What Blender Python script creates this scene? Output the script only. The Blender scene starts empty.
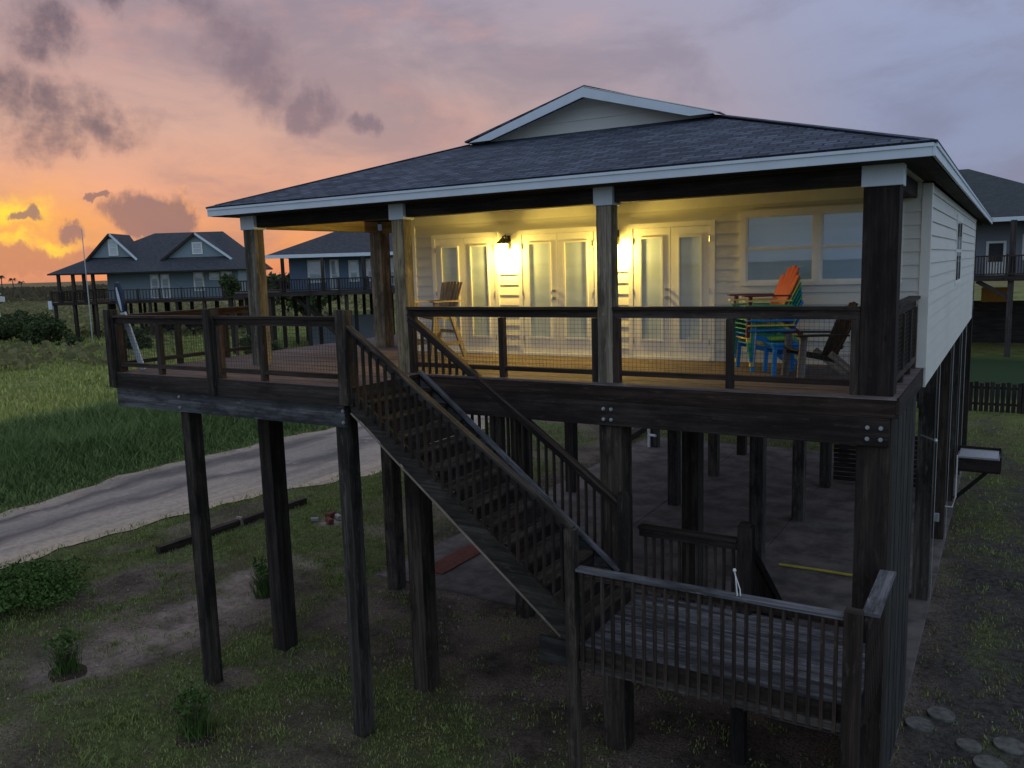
import bpy, math, random
import numpy as np
from mathutils import Vector, Matrix
random.seed(7); rng = np.random.default_rng(11)
S = bpy.context.scene
C = bpy.data.collections.new('scene'); S.collection.children.link(C)
PI = math.pi
def rad(a): return math.radians(a)
def lin(c):
    return tuple(((v/255)/12.92 if v/255 <= .04045 else ((v/255+.055)/1.055)**2.4) for v in c)

# ------------------------------------------------------------------ camera
FL = 831.4
CP = Vector((1.457, -9.962, 6.749))
_y, _p, _r = rad(31.144), rad(7.997), rad(-1.683)
F = Vector((-math.sin(_y)*math.cos(_p), math.cos(_y)*math.cos(_p), -math.sin(_p)))
_R = Vector((math.cos(_y), math.sin(_y), 0)); _U = _R.cross(F)
R = _R*math.cos(_r)+_U*math.sin(_r); U = -_R*math.sin(_r)+_U*math.cos(_r)
cam = bpy.data.objects.new('camera', bpy.data.cameras.new('camera')); C.objects.link(cam)
M = Matrix((R, U, -F)).transposed().to_4x4(); M.translation = CP
cam.matrix_world = M
cam.data.sensor_width = 36; cam.data.lens = FL/1024*36; cam.data.clip_end = 6000; cam.data.clip_start = .05
S.camera = cam
def direction(u, v): return (R*((u-512)/FL)+U*((384-v)/FL)+F).normalized()
S.view_settings.view_transform = 'Standard'; S.view_settings.look = 'None'
S.view_settings.exposure = 0; S.view_settings.gamma = 1
S.render.resolution_x = 1024; S.render.resolution_y = 768

# ------------------------------------------------------------------ materials
class NT:
    def __init__(s, tree): s.t = tree; s.n = tree.nodes; s.l = tree.links
    def new(s, k, **kw):
        n = s.n.new(k)
        for a, b in kw.items(): setattr(n, a, b)
        return n
    def put(s, sock, v):
        if isinstance(v, bpy.types.NodeSocket): s.l.new(v, sock)
        elif v is not None:
            if sock.type == 'RGBA' and len(v) == 3: v = (*v, 1)
            sock.default_value = v
    def math(s, op, a, b=None, c=None, clamp=False):
        n = s.new('ShaderNodeMath', operation=op, use_clamp=clamp)
        s.put(n.inputs[0], a)
        if b is not None: s.put(n.inputs[1], b)
        if c is not None: s.put(n.inputs[2], c)
        return n.outputs[0]
    def vm(s, op, a, b=None, scale=None):
        n = s.new('ShaderNodeVectorMath', operation=op); s.put(n.inputs[0], a)
        if b is not None: s.put(n.inputs[1], b)
        if scale is not None: s.put(n.inputs['Scale'], scale)
        return n.outputs['Value' if op in ('DOT_PRODUCT', 'LENGTH') else 'Vector']
    def noise(s, vec, scale, detail=4, rough=.55, dist=0, col=False):
        n = s.new('ShaderNodeTexNoise'); s.put(n.inputs['Vector'], vec)
        n.inputs['Scale'].default_value = scale; n.inputs['Detail'].default_value = detail
        n.inputs['Roughness'].default_value = rough; n.inputs['Distortion'].default_value = dist
        return n.outputs['Color' if col else 'Fac']
    def rng(s, v, a, b, c=0, d=1, smooth=True):
        n = s.new('ShaderNodeMapRange', interpolation_type='SMOOTHSTEP' if smooth else 'LINEAR')
        s.put(n.inputs[0], v)
        for i, x in zip((1, 2, 3, 4), (a, b, c, d)): s.put(n.inputs[i], x)
        return n.outputs[0]
    def mix(s, f, a, b, mode='MIX'):
        n = s.new('ShaderNodeMix', data_type='RGBA', blend_type=mode)
        s.put(n.inputs[0], f); s.put(n.inputs[6], a); s.put(n.inputs[7], b)
        return n.outputs[2]
    def ramp(s, f, stops):
        n = s.new('ShaderNodeValToRGB'); s.put(n.inputs[0], f); e = n.color_ramp.elements
        while len(e) < len(stops): e.new(.5)
        for el, (p, c) in zip(e, stops): el.position = p; el.color = (*c, 1)
        return n.outputs[0]
    def mapping(s, vec, scale=(1, 1, 1), loc=(0, 0, 0)):
        n = s.new('ShaderNodeMapping'); s.put(n.inputs[0], vec)
        n.inputs['Scale'].default_value = scale; n.inputs['Location'].default_value = loc
        return n.outputs[0]

def mat(name, build):
    m = bpy.data.materials.new(name); m.use_nodes = True
    t = NT(m.node_tree); b = m.node_tree.nodes['Principled BSDF']
    build(t, b); return m
def bump(t, b, h, strength=.4, dist=.01):
    n = t.new('ShaderNodeBump'); n.inputs['Strength'].default_value = strength; n.inputs['Distance'].default_value = dist
    t.put(n.inputs['Height'], h); t.l.new(n.outputs[0], b.inputs['Normal'])
def wood(name, dark, light, stain=.5, rough=.8, scale=1.0, spec=.25):
    def f(t, b):
        uv = t.new('ShaderNodeTexCoord').outputs['UV']
        g = t.noise(t.mapping(uv, (1.2*scale, 38*scale, 1)), 1, 5, .65, .6)
        g2 = t.noise(t.mapping(uv, (.35, 9, 1)), 1, 3)
        big = t.noise(t.mapping(uv, (.9, 2.5, 1), (7, 3, 0)), 1, 4, .7)
        c = t.mix(t.rng(g, .3, .7), dark, light)
        c = t.mix(t.rng(g2, .35, .7), c, tuple(x*.75 for x in dark))
        c = t.mix(t.math('MULTIPLY', t.rng(big, .44, .62), stain), c, tuple(x*.35 for x in dark))
        c = t.mix(t.math('MULTIPLY', t.rng(t.noise(t.mapping(uv, (3, 14, 1), (2, 9, 0)), 1, 5, .75), .55, .72), .6), c, tuple(min(1, x*1.35) for x in light))
        v = t.new('ShaderNodeTexVoronoi'); t.put(v.inputs['Vector'], t.mapping(uv, (1.6, 7, 1))); v.inputs['Scale'].default_value = 1
        c = t.mix(t.rng(v.outputs['Distance'], .03, .10, .75, 0), c, tuple(x*.3 for x in dark))
        oi = t.new('ShaderNodeObjectInfo').outputs['Random']
        hs = t.new('ShaderNodeHueSaturation'); t.put(hs.inputs['Color'], c); t.put(hs.inputs['Value'], t.rng(oi, 0, 1, .78, 1.45, False)); t.put(hs.inputs['Saturation'], t.rng(t.math('FRACT', t.math('MULTIPLY', oi, 7.3)), 0, 1, .75, 1.2, False)); c = hs.outputs[0]
        t.put(b.inputs['Base Color'], c); b.inputs['Roughness'].default_value = rough
        b.inputs['Specular IOR Level'].default_value = spec
        bump(t, b, t.math('ADD', g, t.math('MULTIPLY', g2, .6)), .6, .008)
    return mat(name, f)
def plain(name, col, rough=.6, var=.15, scale=6, spec=.3, metal=0, bumpy=0, coat=0):
    def f(t, b):
        o = t.new('ShaderNodeTexCoord').outputs['Object']
        n = t.noise(o, scale, 5, .65)
        n2 = t.noise(o, scale*.17, 3)
        c = t.mix(t.rng(n, .3, .7), tuple(x*(1-var) for x in col), tuple(min(1, x*(1+var*.6)) for x in col))
        c = t.mix(t.math('MULTIPLY', t.rng(n2, .45, .8), var*1.2), c, tuple(x*.5 for x in col))
        t.put(b.inputs['Base Color'], c); b.inputs['Roughness'].default_value = rough
        b.inputs['Specular IOR Level'].default_value = spec; b.inputs['Metallic'].default_value = metal
        b.inputs['Coat Weight'].default_value = coat
        if bumpy: bump(t, b, n, bumpy, .02)
    return mat(name, f)

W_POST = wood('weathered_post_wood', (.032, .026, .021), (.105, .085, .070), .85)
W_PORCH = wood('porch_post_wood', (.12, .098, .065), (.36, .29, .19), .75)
W_DARK = wood('dark_stained_wood', (.018, .013, .011), (.052, .039, .033), .6)
W_RAIL = wood('rail_wood', (.028, .019, .015), (.085, .060, .046), .55)
W_BEAM = wood('grey_beam_wood', (.070, .068, .072), (.19, .19, .205), .8)
W_DECK = wood('deck_board_wood', (.15, .105, .098), (.33, .25, .235), .35)
W_DECKG = wood('grey_deck_board_wood', (.07, .066, .07), (.25, .24, .255), .8)
W_WARM = wood('bare_pine_wood', (.42, .31, .14), (.62, .48, .25), .3)
W_CHAIR = wood('chair_wood', (.17, .14, .115), (.38, .31, .25), .3)
W_PANEL = wood('plywood_panel', (.030, .029, .026), (.065, .062, .055), .7, scale=.4)
W_LAND = wood('landing_wood', (.026, .020, .016), (.075, .060, .048), .6)
PAINT_BLUE = plain('white_fascia_paint', (.70, .76, .82), .55, .06, 3)
def siding_f(col):
    def f(t, b):
        o = t.new('ShaderNodeTexCoord').outputs['Object']
        n = t.noise(t.mapping(o, (.8, .8, 9)), 1, 5, .7); n2 = t.noise(o, .7, 4)
        c = t.mix(t.rng(n, .3, .75), tuple(x*.93 for x in col), col)
        c = t.mix(t.math('MULTIPLY', t.rng(n2, .45, .75), .22), c, tuple(x*.72 for x in col))
        t.put(b.inputs['Base Color'], c); b.inputs['Roughness'].default_value = .6
        b.inputs['Specular IOR Level'].default_value = .3
        bump(t, b, t.noise(t.mapping(o, (2, 2, 40)), 1, 3), .15, .004)
    return f
SIDING = mat('cream_lap_siding', siding_f((.71, .69, .63)))
SIDEW = SIDING
TRIM = plain('cream_trim_paint', (.80, .78, .72), .5, .05, 3)
SIDE_BLUE = mat('slate_blue_siding', siding_f((.23, .29, .32)))
SIDE_NAVY = mat('navy_blue_siding', siding_f((.13, .185, .26)))
SIDE_GREY = mat('grey_siding', siding_f((.24, .25, .27)))
def shingle(name, a, bcol):
    def f(t, b):
        uv = t.new('ShaderNodeTexCoord').outputs['UV']
        br = t.new('ShaderNodeTexBrick'); t.put(br.inputs['Vector'], uv)
        br.inputs['Scale'].default_value = 1; br.inputs['Brick Width'].default_value = .27; br.inputs['Row Height'].default_value = .125
        br.inputs['Mortar Size'].default_value = .014; br.inputs['Mortar Smooth'].default_value = .3
        br.inputs['Color1'].default_value = (*a, 1); br.inputs['Color2'].default_value = (*bcol, 1); br.inputs['Mortar'].default_value = (*[x*.35 for x in a], 1)
        br.inputs['Bias'].default_value = 0
        n = t.noise(uv, 3, 5, .7); n2 = t.noise(uv, 60, 2)
        c = t.mix(t.math('MULTIPLY', t.rng(n, .35, .7), .5), br.outputs['Color'], tuple(x*.6 for x in a))
        c = t.mix(t.math('MULTIPLY', t.rng(n2, .5, .8), .35), c, tuple(x*1.7 for x in bcol))
        t.put(b.inputs['Base Color'], c); b.inputs['Roughness'].default_value = .85
        b.inputs['Specular IOR Level'].default_value = .3
        h = t.math('ADD', t.math('MULTIPLY', br.outputs['Fac'], -1), t.math('MULTIPLY', n2, .4))
        bump(t, b, h, .8, .012)
    return mat(name, f)
ROOF = shingle('slate_shingles', (.034, .045, .068), (.125, .15, .205))
ROOF2 = shingle('grey_shingles', (.06, .065, .078), (.10, .105, .12))
ROOF3 = shingle('green_grey_shingles', (.05, .062, .066), (.08, .092, .10))
def glass_f(blind, refl=1.9):
    def f(t, b):
        o = t.new('ShaderNodeTexCoord').outputs['Object']
        z = t.new('ShaderNodeSeparateXYZ'); t.l.new(o, z.inputs[0])
        w = t.math('SINE', t.math('MULTIPLY', z.outputs[2], 170))
        c = t.mix(t.rng(t.noise(t.mapping(o, (.6, .6, 5)), 1, 3), .35, .65), tuple(x*.86 for x in blind), blind)
        t.put(b.inputs['Base Color'], c); b.inputs['Roughness'].default_value = .6
        b.inputs['Coat Weight'].default_value = 1; b.inputs['Coat IOR'].default_value = refl
        b.inputs['Coat Roughness'].default_value = .012
        n = t.new('ShaderNodeBump'); n.inputs['Strength'].default_value = .04; n.inputs['Distance'].default_value = .01
        t.put(n.inputs['Height'], t.noise(o, 1.6, 1)); t.l.new(n.outputs[0], b.inputs['Coat Normal'])
    return f
GLASS_DOOR = mat('door_glass_over_blinds', glass_f((.50, .60, .68), 1.6))
GLASS_WIN = mat('window_glass_over_blinds', glass_f((.28, .44, .60), 2.0))
GLASS_FAR = mat('far_window_glass', glass_f((.40, .45, .48), 1.9))
GLASS_DARK = mat('dark_glass', glass_f((.01, .012, .015), 1.5))
METAL = plain('galvanised_metal', (.50, .52, .53), .45, .15, 20, .5, .7)
WIRE = plain('black_wire', (.02, .02, .02), .6, .1)
BLACKM = plain('black_metal', (.015, .014, .013), .5, .1, 8, .4)
BRASS = plain('brushed_nickel', (.45, .42, .36), .3, .1, 20, .5, 1)
PVC = plain('white_pvc', (.7, .7, .68), .4, .1)
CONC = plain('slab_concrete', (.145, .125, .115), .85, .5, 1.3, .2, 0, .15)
STONE = plain('pale_stepping_stone', (.15, .145, .13), .9, .4, 9, .2, 0, .3)
BRICK = plain('red_brick', (.15, .05, .038), .9, .3, 12, .2, 0, .3)
BLOCKW = plain('whitish_rubble', (.30, .28, .27), .9, .25, 12, .2, 0, .4)
MULCH = plain('red_brown_mulch', (.075, .052, .044), .95, .5, 25, .1, 0, 1)
YEL = plain('yellow_plastic_strip', (.55, .45, .08), .5, .15)
def plastic(name, c, r=.35): return plain(name, c, r, .1, 5, .4)
P_RED = plastic('red_plastic', (.52, .09, .03)); P_YEL = plastic('yellow_plastic', (.62, .50, .12))
P_GRN = plastic('green_plastic', (.06, .33, .15)); P_TEAL = plastic('teal_plastic', (.015, .22, .22))
P_LIME = plastic('lime_plastic', (.32, .52, .06)); P_BLUE = plastic('blue_plastic', (.01, .22, .62))
P_MAR = plastic('maroon_plastic', (.12, .012, .012))
def emit(name, col, s):
    def f(t, b):
        b.inputs['Base Color'].default_value = (.8, .7, .5, 1); b.inputs['Emission Color'].default_value = (*col, 1)
        b.inputs['Emission Strength'].default_value = s
    return mat(name, f)
LAMPG = emit('lit_lamp_glass', (1, .70, .13), 20)
def leafm(name, a, bb, trans=.15):
    def f(t, b):
        oi = t.new('ShaderNodeTexCoord').outputs['Object']; geo = t.new('ShaderNodeNewGeometry')
        n = t.noise(oi, 1.7, 3)
        f_ = t.math('ADD', t.math('MULTIPLY', geo.outputs['Random Per Island'], .7), t.math('MULTIPLY', t.rng(n, .3, .7), .4), clamp=True)
        t.put(b.inputs['Base Color'], t.mix(f_, a, bb)); b.inputs['Roughness'].default_value = .7
        b.inputs['Specular IOR Level'].default_value = .15
    return mat(name, f)
LAWN = leafm('lawn_grass', (.09, .115, .035), (.32, .36, .12))
TALL = leafm('tall_green_grass', (.05, .095, .030), (.19, .26, .09))
FIELD = leafm('field_grass', (.20, .24, .06), (.46, .47, .15))
LEAF = leafm('bush_leaves', (.035, .07, .018), (.10, .17, .04))
LEAFD = leafm('dark_bush_leaves', (.03, .045, .018), (.09, .12, .045))
STEM = plain('plant_stem', (.10, .07, .045), .9, .3)

# ------------------------------------------------------------------ mesh builder
class MB:
    def __init__(s): s.v = []; s.f = []; s.uv = []
    def poly(s, pts, uvs=None):
        i = len(s.v); s.v += [tuple(p) for p in pts]; s.f.append(tuple(range(i, i+len(pts))))
        if uvs is None:
            p = [Vector(q) for q in pts]; n = Vector((0, 0, 0))
            for a, b in zip(p, p[1:]+p[:1]): n += a.cross(b)
            if n.length < 1e-12: n = Vector((0, 0, 1))
            n.normalize(); ax = Vector((0, 0, 1)).cross(n)
            if ax.length < .05: ax = Vector((1, 0, 0))
            ax.normalize(); ay = n.cross(ax); uvs = [(q.dot(ax), q.dot(ay)) for q in p]
        s.uv += uvs
    def beam(s, p0, p1, w, h, up=(0, 0, 1), ch=None, caps=True):
        """a board from p0 to p1 (axis), w = width across, h = size along up; slightly chamfered edges"""
        p0 = Vector(p0); p1 = Vector(p1); d = (p1-p0); L = d.length; d.normalize()
        up = Vector(up); sd = d.cross(up)
        if sd.length < 1e-4: sd = d.cross(Vector((0, 1, 0)))
        sd.normalize(); up = sd.cross(d).normalized()
        if ch is None: ch = .006 if min(w, h) > .05 else 0
        a, b = w/2, h/2
        if ch: pr = [(-a+ch, -b), (a-ch, -b), (a, -b+ch), (a, b-ch), (a-ch, b), (-a+ch, b), (-a, b-ch), (-a, -b+ch)]
        else: pr = [(-a, -b), (a, -b), (a, b), (-a, b)]
        n = len(pr); i = len(s.v)
        for p in (p0, p1):
            for x, y in pr: s.v.append(tuple(p+sd*x+up*y))
        ou, ov = random.uniform(0, 90), random.uniform(0, 90); acc = 0
        for k in range(n):
            k2 = (k+1) % n; e = math.hypot(pr[k2][0]-pr[k][0], pr[k2][1]-pr[k][1])
            s.f.append((i+k, i+k2, i+n+k2, i+n+k))
            s.uv += [(ou, ov+acc), (ou, ov+acc+e), (ou+L, ov+acc+e), (ou+L, ov+acc)]; acc += e
        if caps:
            s.f.append(tuple(i+k for k in reversed(range(n)))); s.uv += [(ou+pr[k][0]*.1, ov+pr[k][1]) for k in reversed(range(n))]
            s.f.append(tuple(i+n+k for k in range(n))); s.uv += [(ou+pr[k][0]*.1, ov+pr[k][1]) for k in range(n)]
    def box(s, x0, x1, y0, y1, z0, z1, ch=None):
        dx, dy, dz = x1-x0, y1-y0, z1-z0; cx, cy, cz = (x0+x1)/2, (y0+y1)/2, (z0+z1)/2
        m = max(dx, dy, dz)
        if m == dx: s.beam((x0, cy, cz), (x1, cy, cz), dy, dz, (0, 0, 1), ch)
        elif m == dy: s.beam((cx, y0, cz), (cx, y1, cz), dx, dz, (0, 0, 1), ch)
        else: s.beam((cx, cy, z0), (cx, cy, z1), dx, dy, (0, 1, 0), ch)
    def tube(s, pts, r, n=8, r1=None):
        pts = [Vector(p) for p in pts]; i = len(s.v); m = len(pts)
        for k, p in enumerate(pts):
            d = (pts[min(k+1, m-1)]-pts[max(k-1, 0)]).normalized()
            a = d.cross(Vector((.13, .21, 1)))
            if a.length < .1: a = d.cross(Vector((1, 0, 0)))
            a.normalize(); b = d.cross(a); rr = r if r1 is None else r+(r1-r)*k/(m-1)
            for j in range(n):
                t = 2*PI*j/n; s.v.append(tuple(p+a*(rr*math.cos(t))+b*(rr*math.sin(t))))
        for k in range(m-1):
            for j in range(n):
                j2 = (j+1) % n
                s.f.append((i+k*n+j, i+k*n+j2, i+(k+1)*n+j2, i+(k+1)*n+j)); s.uv += [(k, j/n), (k, (j+1)/n), (k+1, (j+1)/n), (k+1, j/n)]
        s.f.append(tuple(i+j for j in reversed(range(n)))); s.uv += [(0, 0)]*n
        s.f.append(tuple(i+(m-1)*n+j for j in range(n))); s.uv += [(0, 0)]*n
    def lathe(s, c, prof, n=20):
        """prof: list of (r,z) from bottom to top"""
        i = len(s.v); c = Vector(c)
        for r, z in prof:
            for j in range(n):
                t = 2*PI*j/n; s.v.append((c.x+r*math.cos(t), c.y+r*math.sin(t), c.z+z))
        for k in range(len(prof)-1):
            for j in range(n):
                j2 = (j+1) % n; s.f.append((i+k*n+j, i+k*n+j2, i+(k+1)*n+j2, i+(k+1)*n+j)); s.uv += [(0, 0)]*4
        s.f.append(tuple(i+j for j in reversed(range(n)))); s.uv += [(0, 0)]*n
        s.f.append(tuple(i+(len(prof)-1)*n+j for j in range(n))); s.uv += [(0, 0)]*n
    def slab(s, pts, th):
        """closed plate: polygon pts (3D, any plane, CCW seen from outside), thickness th inward"""
        p = [Vector(q) for q in pts]; n = Vector((0, 0, 0))
        for a, b in zip(p, p[1:]+p[:1]): n += a.cross(b)
        n.normalize(); q = [a-n*th for a in p]
        s.poly(p); s.poly(list(reversed(q)))
        for k in range(len(p)):
            k2 = (k+1) % len(p); s.poly([q[k], q[k2], p[k2], p[k]])
    def build(s, name, m, parent=None, local=False, smooth=False):
        me = bpy.data.meshes.new(name)
        v = s.v
        if parent is not None and not local:
            o = origin(parent); v = [(a-o.x, b-o.y, c-o.z) for a, b, c in v]
        me.from_pydata(v, [], s.f)
        uvl = me.uv_layers.new(name='UVMap'); uvl.data.foreach_set('uv', [c for t in s.uv for c in t])
        me.materials.append(m)
        if smooth: me.polygons.foreach_set('use_smooth', [True]*len(me.polygons))
        me.update(); ob = bpy.data.objects.new(name, me); C.objects.link(ob)
        if parent is not None: ob.parent = parent
        return ob
def origin(o):
    v = Vector((0, 0, 0))
    while o is not None: v += o.location; o = o.parent
    return v
def tag(o, label, cat, group=None, kind=None):
    if label: o['label'] = label
    if cat: o['category'] = cat
    if group: o['group'] = group
    if kind: o['kind'] = kind
    return o
def thing(name, label, cat, loc=(0, 0, 0), rz=0, group=None):
    o = bpy.data.objects.new(name, None); C.objects.link(o); o.location = loc; o.rotation_euler = (0, 0, rz)
    o.empty_display_size = .1
    return tag(o, label, cat, group)
def copy_tree(o, parent=None):
    c = o.copy(); C.objects.link(c); c.parent = parent
    for ch in [x for x in C.objects if x.parent == o]: copy_tree(ch, c)
    return c
def cpart(src, parent, off):
    c = src.copy(); C.objects.link(c); c.parent = parent; c.location = Vector(src.location)+Vector(off); return c

# ------------------------------------------------------------------ dimensions (metres), fitted from the photograph
H = 5.2
XA, XB, XC, XD = -9.80, -6.59, -3.22, 0.0
WA, WB, WC, WD = .28, .27, .29, .365
P = 2.775; YB = -1.53; XL = -11.43; XN = -6.24
ZS, ZF = 7.734, 7.887         # soffit, top of fascia
RX0, RX1, RY0, RY1 = -10.15, .708, -.40, 23.7
SL = .327
YROWS = [0, 3.24, 7.5, 11.6, 15.2, 18.4, 22.6]

house = thing('stilt_house', 'large cream beach house on tall dark timber stilts with slate shingle roof and lit porch', 'house', (-4.7, 5, 0))
def part(mb, name, m, parent=house, **k): return mb.build(name, m, parent, **k)

# stilts: one mesh each, from the ground; porch ones go on to the roof beam
XS = [(XA, WA), (XB, WB), (XC, WC), (XD, .30)]
for r, y in enumerate(YROWS):
    for k, (x, w) in enumerate(XS):
        m = MB()
        if r == 0:
            wl = [.285, .285, .33, .36][k]; wu = w
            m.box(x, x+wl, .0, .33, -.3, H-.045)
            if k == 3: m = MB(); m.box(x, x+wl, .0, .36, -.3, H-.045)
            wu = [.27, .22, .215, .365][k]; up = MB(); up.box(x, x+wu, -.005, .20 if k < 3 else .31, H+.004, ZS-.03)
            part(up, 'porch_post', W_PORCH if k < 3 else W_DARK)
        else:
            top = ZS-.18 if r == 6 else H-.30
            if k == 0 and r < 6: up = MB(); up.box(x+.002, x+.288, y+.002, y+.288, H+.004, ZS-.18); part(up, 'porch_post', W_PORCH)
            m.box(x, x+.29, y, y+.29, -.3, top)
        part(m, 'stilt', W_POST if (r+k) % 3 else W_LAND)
# caps wrapping the post heads
for x, w in zip((XA, XB, XC, XD), (.27, .22, .215, WD)):
    m = MB(); m.box(x-.02, x+w+.03, -.035, .235, 7.50, ZS-.004); part(m, 'post_cap', PAINT_BLUE)
# deck extension posts
for x in (-9.87, -6.56):
    m = MB(); m.box(x, x+.20, YB+.05, YB+.29, -.3, H-.30); part(m, 'stilt', W_POST)
# header beams
for x0, x1 in ((XA+.27, XB), (XB+.22, XC), (XC+.215, XD)):
    m = MB(); m.box(x0+.032, x1-.022, .03, .22, 7.53, ZS-.006); part(m, 'header_beam', W_DARK)
m = MB(); m.box(XA+.04, XA+.24, .26, 3.235, 7.52, ZS-.01); part(m, 'header_beam', W_WARM)
m = MB(); m.box(XA+.29, -8.36, 3.30, 3.48, 7.50, ZS-.01); part(m, 'header_beam', W_WARM)
m = MB(); m.box(XD+.06, XD+.28, .34, P-.01, 7.52, ZS-.01); part(m, 'header_beam', W_DARK)
# floor beams: front rim and girder, bolted
m = MB(); m.box(XB+.30, XD+.40, -.055, -.008, H-.235, H-.004); part(m, 'rim_joist', W_RAIL)
m = MB(); m.box(XB+.1, XD+.345, -.055, -.004, H-.565, H-.24); part(m, 'girder', W_DARK)
m = MB(); m.box(XD+.402, XD+.44, -.05, P-.03, H-.235, H-.004); part(m, 'rim_joist', W_RAIL)
m = MB(); m.box(XL-.02, XN+.10, YB-.04, YB, H-.26, H-.004); part(m, 'rim_joist', W_LAND)
m = MB(); m.box(XL+.02, XN-.10, YB+.005, YB+.045, H-.57, H-.265); part(m, 'girder', W_BEAM)
m = MB(); m.box(XL-.02, XL+.02, YB+.01, 6.0, H-.26, H-.004); part(m, 'rim_joist', W_LAND)
m = MB(); m.box(XN+.06, XN+.10, YB+.01, -.06, H-.26, H-.004); part(m, 'rim_joist', W_LAND)
for y in YROWS[1:]:
    m = MB(); m.box(XA-.05, XD+.33, y+.295, y+.34, H-.56, H-.28); part(m, 'girder', W_DARK)
for y in np.arange(.5, 22.4, .6):
    if any(abs(y-(q+.3)) < .08 for q in YROWS): continue
    pass
m = MB()
for x in np.arange(XL+.3, XD+.3, .6): m.box(x, x+.045, .01 if x > -6.1 else YB+.06, 22.5, H-.265, H-.05, ch=0)
o = part(m, 'floor_joists', W_DARK)
# bolts
def bolts(cx, y, zs, dx=.055):
    for z in zs:
        for s_ in (-1, 1) if dx else (0,):
            m = MB(); c = Vector((cx+s_*dx, y, z)); m.tube([c, c+Vector((0, -.016, 0))], .024, 10); m.tube([c+Vector((0, -.015, 0)), c+Vector((0, -.03, 0))], .014, 6)
            part(m, 'bolt', METAL)
bolts(XD+.19, -.056, (H-.35, H-.48), .07); bolts(XC+.15, -.056, (H-.34, H-.48), .055)
bolts(-9.80, YB+.004, (H-.33, H-.50), 0); bolts(-6.36, YB+.004, (H-.34, H-.50), 0)
bolts(-8.93, YB-.041, (H-.09, H-.19), 0); bolts(XL+.06, YB-.041, (H-.12,), 0)

# deck boards, running along x
def boards_x(m, x0, x1, y0, y1, z, w=.14, gap=.007, th=.03):
    y = y0
    while y < y1-.02:
        ye = min(y+w, y1); L = x1-x0; cut = x0+random.uniform(.3, .7)*L if L > 4 else None
        segs = [(x0, x1)] if cut is None else [(x0, cut-.002), (cut+.002, x1)]
        for a, b in segs: m.box(a, b, y, ye, z-th, z+random.uniform(-.0015, .0015), ch=0)
        y = ye+gap
m = MB(); boards_x(m, XL-.01, XN+.08, YB-.03, -.012, H+.002); boards_x(m, XL-.01, -8.42, -.004, 6.0, H+.002)
boards_x(m, -8.40, XD+.42, -.06+.055, P-.02, H+.002)
boards_x(m, XB+.32, XD+.41, -.068, -.010, H+.001)
part(m, 'deck_floor', W_DECK)
m = MB(); boards_x(m, XA, -8.42, 6.02, 23, H); boards_x(m, XA, XD+.3, 17.6, 23, H); part(m, 'deck_floor', W_DECK)
m = MB(); m.box(-8.3, XD+.38, P+.05, 17.5, H-.05, H-.01, ch=0); part(m, 'subfloor', W_DARK)

# --- walls with lapped boards
WX0, WX1, WY1 = -8.36, .433, 17.3
def lap_wall(m, p0, p1, z0, z1, nrm, ex=.19, holes=()):
    """horizontal lapped boards between plan points p0 and p1, facing nrm; each board tilts out at its lower edge"""
    p0 = Vector((*p0, 0)); p1 = Vector((*p1, 0)); n = Vector((*nrm, 0)).normalized(); z = z0
    L = (p1-p0).length
    while z < z1-.01:
        zt = min(z+ex, z1)
        a, b = p0+n*.026, p1+n*.026; c, d = p0+n*.004, p1+n*.004
        u0 = random.uniform(0, 50)
        m.poly([a+Vector((0, 0, z)), b+Vector((0, 0, z)), d+Vector((0, 0, zt)), c+Vector((0, 0, zt))], [(u0, z), (u0+L, z), (u0+L, zt), (u0, zt)])
        m.poly([p0+Vector((0, 0, z)), p1+Vector((0, 0, z)), b+Vector((0, 0, z)), a+Vector((0, 0, z))])
        z = zt
    m.poly([p0+Vector((0, 0, z0)), p0+Vector((0, 0, z1)), p1+Vector((0, 0, z1)), p1+Vector((0, 0, z0))])
m = MB(); lap_wall(m, (WX0, P), (WX1, P), H-.02, ZS-.02, (0, -1), .18); part(m, 'wall', SIDING)
m = MB(); lap_wall(m, (WX1, P), (WX1, WY1), H-.27, ZS-.02, (1, 0), .19); part(m, 'wall', SIDEW)
m = MB(); lap_wall(m, (WX0, WY1), (WX0, P), H-.02, ZS-.02, (-1, 0), .19); part(m, 'wall', SIDING)
m = MB(); lap_wall(m, (WX1, WY1), (WX0, WY1), H-.02, ZS-.02, (0, 1), .19); part(m, 'wall', SIDING)
def trim_box(x0, x1, y0, y1, z0, z1, m_=TRIM, name='corner_trim', parent=house):
    m = MB(); m.box(x0, x1, y0, y1, z0, z1); return part(m, name, m_, parent)
trim_box(WX1-.09, WX1+.03, P-.032, P+.003, H+.004, ZS-.03); trim_box(WX1+.001, WX1+.032, P+.006, P+.10, H-.27, ZS-.03)
trim_box(WX0-.03, WX0+.09, P-.032, P-.001, H+.004, ZS-.03)
trim_box(WX1+.002, WX1+.03, WY1-.09, WY1, H-.27, ZS-.03)
trim_box(WX0+.1, WX1-.1, P-.034, P-.001, ZS-.17, ZS-.008, name='frieze_board')
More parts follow.
